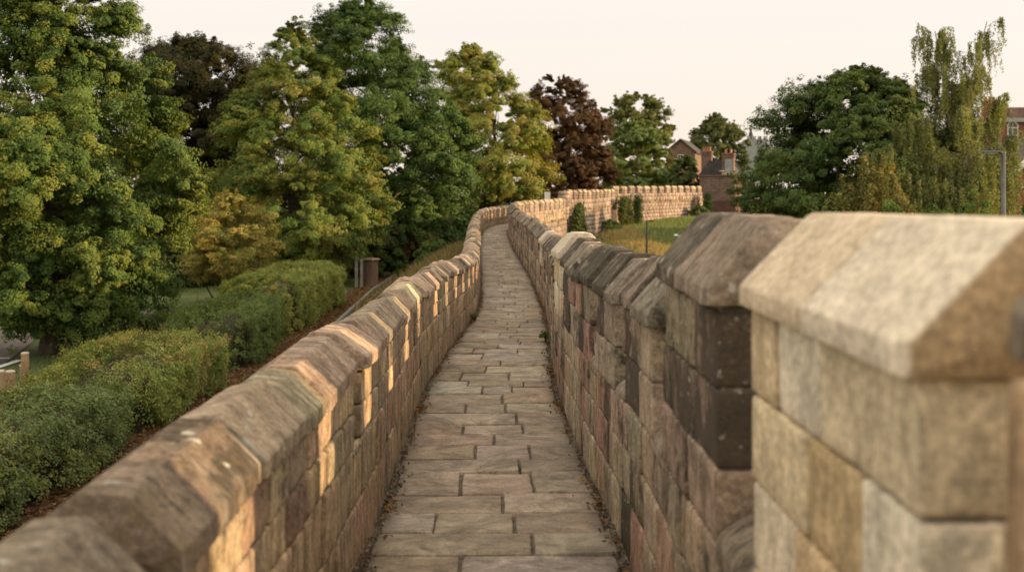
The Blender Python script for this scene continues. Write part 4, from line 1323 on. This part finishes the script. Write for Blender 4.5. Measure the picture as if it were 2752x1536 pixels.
# ------------------------------------------------------------------ the far city wall
def far_wall(name, label, p0, p1, top0, top1, nm, gapf, th=.7, foot=-1.0, pal=PAL_FAR, merlon_h=.62, soot=.3, lcourse=(.45, .9)):
    p0 = np.array(p0); p1 = np.array(p1); d_ = p1 - p0; L = np.linalg.norm(d_); d_ = d_ / L; nr = np.array([d_[1], -d_[0]])
    def mp(s, n, h):
        s = np.asarray(s); zt = top0 + (top1 - top0) * s / L
        return np.stack([p0[0] + d_[0] * s + nr[0] * n, p0[1] + d_[1] * s + nr[1] * n, zt + h], -1)
    mid = (p0 + p1) / 2
    root = empty(name, (mid[0], mid[1], 2.0), label, 'wall')
    st = Stones(); h = -merlon_h; k = 0
    while h > foot - top0:
        hh = random.uniform(.26, .36)
        bt = .012 * k
        course(st, 0, L, -th, bt, h - hh, h, pal, *lcourse, soot, dims=(1, 1, 1), front=1, fj=.012, r=.006, gap=.004)
        h -= hh; k += 1
    st.add(0, L, -th + .02, -.012, foot - top0, -merlon_h - .01, pal[0], soot, (1, 1, 1), .01, 0)
    st.build('wall_face', M_FARSTONE, root, mp)
    sg = Stones(); course(sg, 0, L, -.05, .12, -merlon_h - .74, -merlon_h - .62, [(.30, .24, .13), (.26, .22, .12)], .8, 1.4, .5, dims=(1, 1, 1), front=1)
    sg.build('string_course', M_FARSTONE, root, mp)
    pitch = L / nm
    for i in range(nm):
        a = i * pitch + gapf * pitch * .5; b = (i + 1) * pitch - gapf * pitch * .5
        st = Stones()
        for q in range(2):
            course(st, a, b, -.28, .0, -merlon_h + q * (merlon_h - .22) / 2, -merlon_h + (q + 1) * (merlon_h - .22) / 2, pal, .4, .7, soot, dims=(1, 1, 1), front=1)
        mo = st.build('merlon', M_FARSTONE, root, mp)
        cp = Copings()
        cp.add(a, b, cap_profile(-.30, .03, -.22, .05, .17, .1), jit((.42, .33, .22)), .35, .12, .12, .01, 0, random.uniform(-.03, .03), 0, mapper=mp)
        cp.build('coping', M_FARSTONE, mo)
    return root


Z = EYE
far_wall('city_wall', 'recessed stretch of battlemented city wall half hidden by creeper, just past the tall pier', (3.75, 71.2), (5.75, 76.7), Z + .60, Z + .62, 5, .36, foot=1.2)
far_wall('wall_bastion', 'sunlit bastion of the city wall between the two recessed stretches', (5.70, 76.5), (8.35, 87), Z + .62, Z + .78, 6, .36, foot=1.4)
far_wall('city_wall', 'long pinkish stretch of battlemented wall ending at the stone house', (8.1, 86.7), (18.6, 104.8), Z + 1.04, Z + 1.24, 13, .36, foot=1.5)
# flared foot of the bastion corner
mb = MB(); mb.prism([(-.9, -4.2), (.55, -4.2), (.15, -.9), (-.9, -.9)], 0, 1.2, math.radians(14 - 90) + math.pi / 2 - .5, (8.1, 84.8, Z))
mb.build('buttress', M_FARSTONE, [o for o in COL.objects if o.name == 'wall_bastion'][0], tint=(.42, .31, .22, .3))


def creeper(label, px0, px1, py0, py1, d, m_, pal, seed):
    global R
    keep = R; R = np.random.default_rng(seed)
    x0, _, z1 = at(px0, py0, d); x1, _, z0 = at(px1, py1, d)
    u = R.random(m_); w_ = R.random(m_)
    ww = (1.15 - .6 * w_) * (1 + .55 * fbm(np.stack([w_ * 4, w_ * 0 + seed * 3.1, np.sign(u - .5) * 2], -1), 2))
    C = np.stack([x0 + (x1 - x0) * (.5 + (u - .5) * ww), d - .15 - R.random(m_) * .5 + (u - .5) * 2.2, z0 + (z1 - z0) * w_], -1)
    root = empty('creeper', (float(C[:, 0].mean()), d, z0), label, 'creeper')
    V, Fx, T = clumped(C, R.uniform(.12, .5, m_), 45, .17, pal, None, .9)
    mesh_np('foliage', V, Fx, M_LEAF, root, T, False)
    mb = MB()
    for k in range(5):
        xx = x0 + (x1 - x0) * (.3 + .1 * k)
        mb.tube(limb((xx, d - .2, z0), (xx + R.uniform(-.3, .3), d - .2, z0 + (z1 - z0) * .8), 0, 5, .1), .025, 4)
    mb.build('stems', M_BARK, root)
    R = keep


creeper('pale green creeper filling the recess after the tall pier', 1538, 1570, 552, 648, 70.6, 110, GREEN_MID + OLIVE[:2], 1)
creeper('tall green creeper on the wall right of the sunlit bastion', 1660, 1698, 534, 606, 86.5, 110, GREEN_MID + OLIVE[:3], 2)
creeper('narrow dark creeper beside the tall green one', 1704, 1722, 528, 605, 89.5, 60, GREEN_DARK + GREEN_MID[:1], 3)
creeper('dark creeper in the corner between wall and stone house', 1888, 1912, 520, 582, 103.2, 60, GREEN_DARK, 4)
bush('bush', 'low green bush at the foot of the sunlit bastion', (7.4, 80.4, gz(7.4, 80.4)), .8, 1.0, GREEN_MID, .16, 60, 40, 95)
bush('bush', 'scrubby bush at the foot of the wall near the stone house', (17.6, 100.5, gz(17.6, 100.5)), 1.0, 1.2, GREEN_DARK + OLIVE[:1], .18, 70, 40, 96)

# ------------------------------------------------------------------ buildings
M_BRICK = mat_brick('red_brick', (.26, .085, .045), (.20, .065, .04), (.22, .15, .11))
M_BRICKB = mat_brick('brown_brick', (.22, .135, .10), (.175, .11, .085), (.2, .15, .11))
M_RUBBLE = mat_brick('rubble_stone', (.23, .155, .12), (.17, .12, .095), (.12, .09, .07), .5, .25)
M_RUBBLE_RED = mat_brick('red_rubble_stone', (.16, .075, .062), (.12, .06, .05), (.1, .06, .05), .5, .25)
M_SLATE = mat_brick('roof_slate', (.095, .085, .082), (.075, .068, .068), (.04, .037, .036), .35, .16)
M_TILE = mat_brick('roof_tile', (.15, .12, .105), (.12, .095, .085), (.06, .05, .045), .3, .14)
M_CREAM = mat_noise('cream_render', (.55, .42, .28), (.48, .37, .25), 1.2)
M_TRIM = mat_plain('white_trim', (.70, .67, .60), .5)
M_GLASS = mat_plain('window_glass', (.05, .055, .06), .08, .6)
M_LEAD = mat_plain('grey_lead', (.30, .31, .31), .6)
M_POT = mat_plain('clay_pot', (.42, .19, .10), .8)


def window(parent, c, w_, h_, rz, arch=False, mull=1):
    """Frame with bars, a pane behind it and a sill; local x along the wall, facing local -y."""
    co, si = math.cos(rz), math.sin(rz)
    def P(x, y, z): return (c[0] + x * co - y * si, c[1] + x * si + y * co, c[2] + z)
    fr = MB(); t = .09
    hw = w_ / 2
    for sx in (-1, 1): fr.box(P(sx * (hw - t / 2), -.05, 0), (t, .1, h_), rz)
    fr.box(P(0, -.05, -h_ / 2 + t / 2), (w_ - 2 * t, .1, t), rz); fr.box(P(0, -.05, h_ / 2 - t / 2), (w_ - 2 * t, .1, t), rz)
    for k in range(mull): fr.box(P(-hw + w_ * (k + 1) / (mull + 1), -.045, 0), (.05, .08, h_ - 2 * t), rz)
    fr.box(P(0, -.042, 0), (w_ - 2 * t, .07, .05), rz)
    if arch:
        n_ = 10; r_ = hw
        pts = [P(-r_ * math.cos(math.pi * k / n_) * 1.0, -.05, h_ / 2 + r_ * 1.15 * math.sin(math.pi * k / n_)) for k in range(n_ + 1)]
        fr.tube(pts, .07, 6)
        fr.box(P(0, -.045, h_ / 2 + r_ * .5), (.05, .06, r_ * 1.1), rz)
    f = fr.build('window', M_TRIM, parent)
    gl = MB()
    if arch:
        poly = [(-hw + .03, -h_ / 2 + .03), (hw - .03, -h_ / 2 + .03)] + [((hw - .03) * math.cos(math.pi * k / 8), h_ / 2 + hw * 1.1 * math.sin(math.pi * k / 8)) for k in range(9)]
        gl.prism(poly, -.02, .02, rz, c)
    else: gl.box(P(0, 0, 0), (w_ - .05, .03, h_ - .05), rz)
    gl.build('pane', M_GLASS, f)
    s_ = MB(); s_.box(P(0, -.09, -h_ / 2 - .06), (w_ + .2, .22, .1), rz); s_.build('sill', M_TRIM, f)
    return f


def chimney(parent, c, w_, d_, h_, rz, mat, pots=3):
    mb = MB(); mb.box((c[0], c[1], c[2] + h_ / 2), (w_, d_, h_), rz)
    mb.box((c[0], c[1], c[2] + h_ - .32), (w_ + .12, d_ + .12, .14), rz); mb.box((c[0], c[1], c[2] + h_ - .06), (w_ + .16, d_ + .16, .16), rz)
    o = mb.build('chimney', mat, parent)
    for k in range(pots):
        x_ = (k - (pots - 1) / 2) * w_ / max(pots, 1) * .85
        p = MB().lathe((c[0] + x_ * math.cos(rz), c[1] + x_ * math.sin(rz), c[2] + h_ + .02), [(0, 0), (.14, 0), (.12, .3), (.15, .34), (.15, .42), (.10, .42), (.10, .1), (0, .1)], 10)
        p.build('chimney_pot', M_POT, o)
    return o


# stone house at the end of the wall
rz = math.radians(-20)
def hp(x, y, z, o=(18.75, 107.2)): return (o[0] + x * math.cos(rz) - y * math.sin(rz), o[1] + x * math.sin(rz) + y * math.cos(rz), z)
hs_ = empty('stone_house', hp(1.8, 3, 2.2), 'old stone house with lit brick chimneys at the end of the far wall', 'house')
mb = MB(); c = hp(1.75, 3.5, 0); mb.box((c[0], c[1], (4.3 + 6.75) / 2), (3.5, 7, 6.75 - 4.3), rz); mb.build('wall', M_RUBBLE, hs_)
mb = MB(); c = hp(1.78, 3.46, 0); mb.box((c[0], c[1], (1.5 + 4.296) / 2), (3.5, 7, 2.796), rz); mb.build('lower_wall', M_RUBBLE_RED, hs_)
mb = MB(); c = hp(1.75, 3.5, 6.80); mb.box(c, (3.75, 7.25, .12), rz); mb.build('cornice', M_RUBBLE, hs_)
mb = MB(); mb.prism([(-.1, 6.86), (3.6, 6.86), (3.6, 6.95), (2.6, 8.3), (.9, 8.3), (-.1, 6.95)], .2, 6.8, rz, (18.75, 107.2, 0)); mb.build('roof', M_SLATE, hs_)
c = hp(.55, 1.0, 6.86); chimney(hs_, (c[0], c[1], 6.86), 1.0, .8, 2.4, rz, M_BRICKB, 3)
c = hp(2.75, .6, 6.86); chimney(hs_, (c[0], c[1], 6.86), 1.15, .9, 2.15, rz, M_BRICKB, 2)
mb = MB(); mb.box(hp(2.85, .10, 7.75), (.72, .06, 1.35), rz); mb.build('lead_panel', M_LEAD, hs_)
mb = MB(); mb.box(hp(2.85, .0, 7.0), (1.3, .3, .24), rz); mb.build('parapet_block', M_CREAM, hs_)
sd_ = MB().lathe(hp(2.2, -.1, 7.15), [(0, 0), (.2, .03), (.28, .12), (.26, .14), (.18, .07), (0, .05)], 14); sd_.tube([hp(2.2, -.02, 7.2), hp(2.2, .12, 6.9)], .03, 6)
sd_.build('satellite_dish', M_WHITE, hs_)
# lit cream house behind
rz2 = math.radians(-24)
ch = empty('cream_house', (25.2, 117, 2), 'cream rendered house catching the sun behind the stone house', 'house')
mb = MB(); mb.box((25.4, 118, 4.2), (2.6, 5, 4.0), rz2); mb.build('wall', M_CREAM, ch)
mb = MB(); mb.prism([(-1.5, 0), (1.5, 0), (0, 1.0)], -2.6, 2.6, rz2, (25.4, 118, 6.2)); mb.build('roof', M_LEAD, ch)
window(ch, (24.9, 115.55, 4.6), .8, 1.1, rz2)
# brown brick house among the trees
bh = empty('brick_house', (26.5, 165, 0), 'brown brick house whose gable shows between the trees', 'house')
rz3 = math.radians(-18)
mb = MB(); mb.prism([(-2.2, 0), (2.2, 0), (2.2, 11.6), (0, 13.4), (-2.2, 11.6)], 0, 9, rz3, (25.6, 163, 0)); mb.build('wall', M_BRICKB, bh)
mb = MB()
for sx in (-1, 1):
    mb.prism([(0, 13.42), (sx * 2.5, 11.37), (sx * 2.5, 11.57), (0, 13.65)] if sx > 0 else [(0, 13.65), (sx * 2.5, 11.57), (sx * 2.5, 11.37), (0, 13.42)], -.3, 9.3, rz3, (25.6, 163, 0))
mb.build('roof', M_SLATE, bh)
window(bh, (25.6, 163, 10.6), .9, 1.2, rz3)
# spire on the skyline
sp = empty('church_spire', (49.5, 220, 0), 'thin dark spire with a flat pale parapet far off on the skyline', 'church')
mb = MB(); mb.box((50.2, 222, 8.3), (4.2, 4.2, 16.8)); mb.build('tower', M_LEAD, sp)
for dx in (-1.7, -.57, .57, 1.7): MB().box((50.2 + dx, 219.95, 17.0), (.7, .3, .6)).build('merlon', M_LEAD, sp)
mb = MB().lathe((49.4, 222, 16.7), [(.75, 0), (.55, .6), (.28, 1.6), (.06, 2.6), (0, 2.9)], 8); mb.build('spire', M_SLATE, sp)
# red brick house on the right
rh = empty('red_brick_house', (34.5, 73, .5), 'red brick house with white bargeboard at the right edge', 'house')
mb = MB(); mb.prism([(0, -1), (6.2, -1), (6.2, 5.72), (3.1, 8.55), (0, 5.72)], 0, 7, 0, (32.25, 70, 0)); mb.build('wall', M_BRICK, rh)
mb = MB()
for sx in (0, 1):
    x0 = -.32 if sx == 0 else 6.52
    pr = [(x0, 5.42), (3.1, 8.56), (3.1, 8.78), (x0, 5.64)]
    mb.prism(pr if sx == 0 else pr[::-1], .02, 7.0, 0, (32.25, 70, 0))
mb.build('roof', M_TILE, rh)
mb = MB()
for sx in (0, 1):
    x0 = -.36 if sx == 0 else 6.56
    pr = [(x0, 5.30), (3.1, 8.42), (3.1, 8.82), (x0, 5.68)]
    mb.prism(pr if sx == 0 else pr[::-1], -.28, 0.0, 0, (32.25, 70, 0))
mb.build('bargeboard', M_TRIM, rh)
mb = MB(); mb.box((33.55, 69.96, 5.25), (2.6, .06, .09)); mb.box((33.55, 69.96, 4.95), (2.6, .05, .05)); mb.build('brick_band', M_CREAM, rh)
mb = MB(); mb.box((32.72, 69.97, 4.9), (.2, .08, .16)); mb.build('vent', M_GLASS, rh)
mb = MB(); mb.tube([(32.17, 69.86, 5.45), (32.17, 69.86, .2)], .05, 8); mb.build('downpipe', M_GLASS, rh)
# its main range behind with a roof facing us
mh = empty('terrace_house', (33, 80, .5), 'long tiled roof house with white windows behind the red gable', 'house')
mb = MB(); mb.box((37.3, 80, 2.6), (12, 6, 6.2)); mb.build('wall', M_BRICK, mh)
mb = MB(); mb.prism([(-3.3, 5.5), (0, 8.4), (3.3, 5.5)], -6.2, 6.2, math.radians(90), (37.3, 80, 0)); mb.build('roof', M_TILE, mh)
for xw in (31.9, 33.2): window(mh, (xw, 77.0, 4.5), .8, 1.5, 0, mull=2)
# large villa behind the birch
vb = empty('villa', (52, 112, 0), 'tall brick villa with arched white window and parapet behind the birch', 'house')
mb = MB(); mb.box((56.5, 114, 6.2), (14, 8, 12.6)); mb.build('wall', M_BRICK, vb)
mb = MB(); mb.box((56.5, 113.9, 12.55), (14.5, 8.6, .4)); mb.build('cornice', M_LEAD, vb)
mb = MB(); mb.box((57.5, 114, 13.35), (12, 6, 1.2)); mb.build('attic', M_BRICKB, vb)
mb = MB(); mb.prism([(-5, 8.4), (5, 8.4), (1.2, 12.0), (-1.2, 12.0)], 0, 6, 0, (48.2, 112.5, 0)); mb.build('roof', M_SLATE, vb)
mb = MB(); mb.box((47.4, 115.5, 4.1), (8.6, 6, 8.6)); mb.build('wing', M_BRICKB, vb)
window(vb, (51.3, 110, 11.0), 1.1, 1.6, 0, True, 1)
window(vb, (54.3, 110, 11.0), 1.1, 1.6, 0, True, 1)
window(vb, (51.3, 110, 6.5), 1.1, 1.9, 0); window(vb, (54.3, 110, 6.5), 1.1, 1.9, 0)
chimney(vb, (50.3, 113, 12.4), 1.4, .9, 2.4, 0, M_BRICK, 3)

# ------------------------------------------------------------------ small things
M_STEEL = mat_plain('galvanised_steel', (.11, .11, .105), .45, .5, .5)
M_BLACK = mat_plain('dark_painted_metal', (.022, .026, .024), .5)
M_LAMP = mat_plain('lamp_glass', (.62, .62, .58), .25)
b = at(2696, 534, 40)
sl = empty('street_lamp', (b[0], 40, gz(b[0], 40)), 'grey street lamp with flat head beside the birch', 'street lamp')
zt = EYE + (534 - 410) * 40 / F; g0 = gz(b[0], 40)
MB().tube([(b[0], 40, g0 - .2), (b[0], 40, g0 + 1.2), (b[0], 40, g0 + 1.25), (b[0], 40, zt)], [.13, .13, .10, .08], 12).build('pole', M_STEEL, sl, True)
mb = MB(); mb.tube([(b[0] + .04, 40, zt - .04), (b[0] - .18, 40, zt + .03)], .055, 8); mb.build('arm', M_STEEL, sl, True)
mb = MB(); mb.box((b[0] - .45, 40, zt + .05), (.62, .26, .06), 0, .8); mb.box((b[0] - .5, 40, zt + .0), (.52, .24, .04)); hd = mb.build('lamp_head', M_STEEL, sl)
MB().box((b[0] - .52, 40, zt - .03), (.42, .18, .02)).build('lens', M_LAMP, hd)
b = at(1738, 591, 50); g0 = gz(b[0], 50)
lp = empty('lamp_post', (b[0], 50, g0), 'thin dark lamp post with short arm on the grass bank', 'street lamp')
MB().tube([(b[0], 50, g0 - .2), (b[0], 50, b[2] - .02)], [.055, .038], 8).build('pole', M_BLACK, lp, True)
mb = MB(); mb.tube([(b[0], 50, b[2] - .05), (b[0] + .16, 50, b[2] - .03)], .022, 6); mb.box((b[0] + .22, 50, b[2] - .04), (.22, .1, .045)); mb.build('lamp_head', M_BLACK, lp)
b = at(1822, 640, 45); g0 = gz(b[0], 45)
tl = empty('twin_lamp', (b[0], 45, g0), 'post with two tilted white globe lamps on the grass bank', 'street lamp')
MB().tube([(b[0], 45, g0 - .2), (b[0], 45, b[2] - .12)], [.045, .035], 8).build('pole', M_BLACK, tl, True)
for dx, dz, rr_ in ((-.08, .08, .105), (.11, .0, .12)):
    L_ = MB().lathe((b[0] + dx, 45, b[2] + dz), [(0, -rr_), (rr_ * .6, -rr_ * .8), (rr_, -.02), (rr_ * .96, rr_ * .4), (rr_ * .6, rr_ * .85), (0, rr_)], 14)
    o = L_.build('lamp_globe', M_LAMP, tl, True)
    MB().lathe((b[0] + dx, 45, b[2] + dz), [(rr_ * 1.03, -.04), (rr_ * 1.04, .0), (rr_ * 1.0, .02)], 14).build('collar', mat_plain('teal_band', (.06, .14, .16), .5), o)
# white board on the walkway
b = at(1471, 515, 66)
ib = empty('notice_board', (b[0], 66, EYE - 1.3), 'small white notice board showing above the battlements', 'notice board')
mb = MB(); mb.box((b[0], 66, b[2] - .24), (.36, .05, .46)); mb.build('board', M_WHITE, ib)
mb = MB(); mb.box((b[0], 66.06, b[2] - .9), (.07, .05, 1.7)); mb.build('post', M_STEEL, ib)
# brick gate pier with two grey gate posts
gp = empty('gate_pier', (-7.25, 55, 0), 'low brick gate pier at the edge of the lane', 'gate pier')
rzp = math.radians(-32)
MB().box((-7.25, 55, .66), (.58, .52, 1.36), rzp).build('pier', M_BRICKB, gp)
MB().box((-7.25, 55, 1.42), (.74, .67, .09), rzp, .9).build('cap', mat_plain('pier_cap_stone', (.30, .22, .17), .9), gp)
for k, (x_, h_, lab) in enumerate(((-7.92, 1.5, 'weathered grey timber post left of the brick pier, the taller one'), (-7.66, 1.36, 'weathered grey timber post touching the brick pier'))):
    t_ = empty('gate_post', (x_, 54.6, 0), lab, 'post', 'grey posts by the brick pier')
    MB().box((x_, 54.6, h_ / 2 - .1), (.15, .15, h_ + .2), .2).build('post', mat_noise('grey_timber', (.30, .28, .24), (.2, .18, .15), 9), t_)
    MB().box((x_, 54.6, h_ + .03), (.17, .17, .06), .2, .5).build('cap', mat_plain('timber_cap', (.33, .31, .27), .8), t_)
# timber stakes behind the near hedge
M_TIMBER = mat_noise('weathered_timber', (.30, .20, .105), (.22, .145, .08), 8, bumpd=.02)
M_TCAP = mat_plain('pale_cut_timber', (.50, .42, .31), .8)
for (px, py, d, w_, lab) in ((67, 947, 24.0, .10, 'tall round timber post with pale cut top above the shaggy hedge'),
                             (58, 980, 25.5, .06, 'thin timber stake just behind the tall round post'),
                             (27, 996, 22.5, .12, 'squat timber post with flat top between the thin stake and the left edge'),
                             (2, 995, 20.5, .11, 'timber post cut off by the left edge')):
    x_, y_, z_ = at(px, py, d)
    t_ = empty('timber_post', (x_, y_, 0), lab, 'post', 'timber posts behind the shaggy hedge')
    MB().tube([(x_, y_, -.1), (x_ + .01, y_, z_ * .5), (x_, y_, z_ - .02)], [w_ * .9, w_ * .88, w_ * .85], 10).build('post', M_TIMBER, t_, True)
    MB().lathe((x_, y_, z_ - .03), [(w_ * .88, 0), (w_ * .9, .02), (w_ * .7, .04), (0, .042)], 10).build('cap', M_TCAP, t_)
x_, y_, z_ = at(30, 985, 26.0)

# ------------------------------------------------------------------ light, sky, camera
SUN_AZ, SUN_EL = math.radians(91), math.radians(10)      # clockwise from the view direction
sd3 = Vector((math.sin(SUN_AZ) * math.cos(SUN_EL), math.cos(SUN_AZ) * math.cos(SUN_EL), math.sin(SUN_EL)))
sun = bpy.data.lights.new('sun', 'SUN'); sun.energy = 4.7; sun.angle = math.radians(.9); sun.color = (1.0, .69, .39)
so = bpy.data.objects.new('sun', sun); COL.objects.link(so)
so.rotation_euler = sd3.to_track_quat('Z', 'Y').to_euler(); so.location = (60, 10, 40)

w = bpy.data.worlds.new('World'); SC.world = w; w.use_nodes = True
nt = w.node_tree; nt.nodes.clear(); N = NT(nt)
sky = N.n('ShaderNodeTexSky', sky_type='NISHITA'); sky.sun_disc = False
sky.sun_elevation = SUN_EL; sky.sun_rotation = SUN_AZ; sky.altitude = 50; sky.air_density = 1.0; sky.dust_density = 4.0; sky.ozone_density = 1.0
hsv = N.n('ShaderNodeHueSaturation'); hsv.inputs['Saturation'].default_value = .35
N.l(sky.outputs[0], hsv.inputs['Color'])
# high thin veil of cloud: evens the sky out and warms it
tcw = N.n('ShaderNodeTexCoord'); sx = N.n('ShaderNodeSeparateXYZ'); N.l(tcw.outputs['Generated'], sx.inputs[0])
up = N.rng(sx.outputs[2], .0, 1.0, 0, 1, False)
ramp = N.n('ShaderNodeValToRGB'); N.l(up, ramp.inputs[0])
cr = ramp.color_ramp
cr.elements[0].position = 0; cr.elements[0].color = (.62, .515, .425, 1)
cr.elements[1].position = 1; cr.elements[1].color = (1, .89, .74, 1)
e = cr.elements.new(.16); e.color = (.575, .53, .485, 1)
e = cr.elements.new(.32); e.color = (.68, .62, .55, 1)
sc = N.n('ShaderNodeVectorMath', operation='SCALE'); sc.inputs['Scale'].default_value = 12.6
N.l(ramp.outputs[0], sc.inputs[0])
veil = N.mix(.78, hsv.outputs[0], sc.outputs[0])
bg = N.n('ShaderNodeBackground'); bg.inputs['Strength'].default_value = .1
N.l(veil, bg.inputs['Color'])
wo = N.n('ShaderNodeOutputWorld'); N.l(bg.outputs[0], wo.inputs['Surface'])

cam = bpy.data.cameras.new('camera'); co = bpy.data.objects.new('camera', cam); COL.objects.link(co)
co.location = (0, 0, EYE); co.rotation_euler = (math.radians(90), 0, 0)
cam.sensor_width = 36; cam.lens = 36 * F / 2752
cam.shift_y = -(768 - 534) / 2752
cam.clip_start = .05; cam.clip_end = 3000
cam.dof.use_dof = True; cam.dof.focus_distance = 9.0; cam.dof.aperture_fstop = 2.8
SC.camera = co
SC.view_settings.view_transform = 'Standard'; SC.view_settings.look = 'None'
SC.view_settings.exposure = .70; SC.view_settings.gamma = 1
SC.cycles.use_denoising = True
SC.cycles.max_bounces = 8; SC.cycles.transmission_bounces = 4; SC.cycles.diffuse_bounces = 4; SC.cycles.glossy_bounces = 2
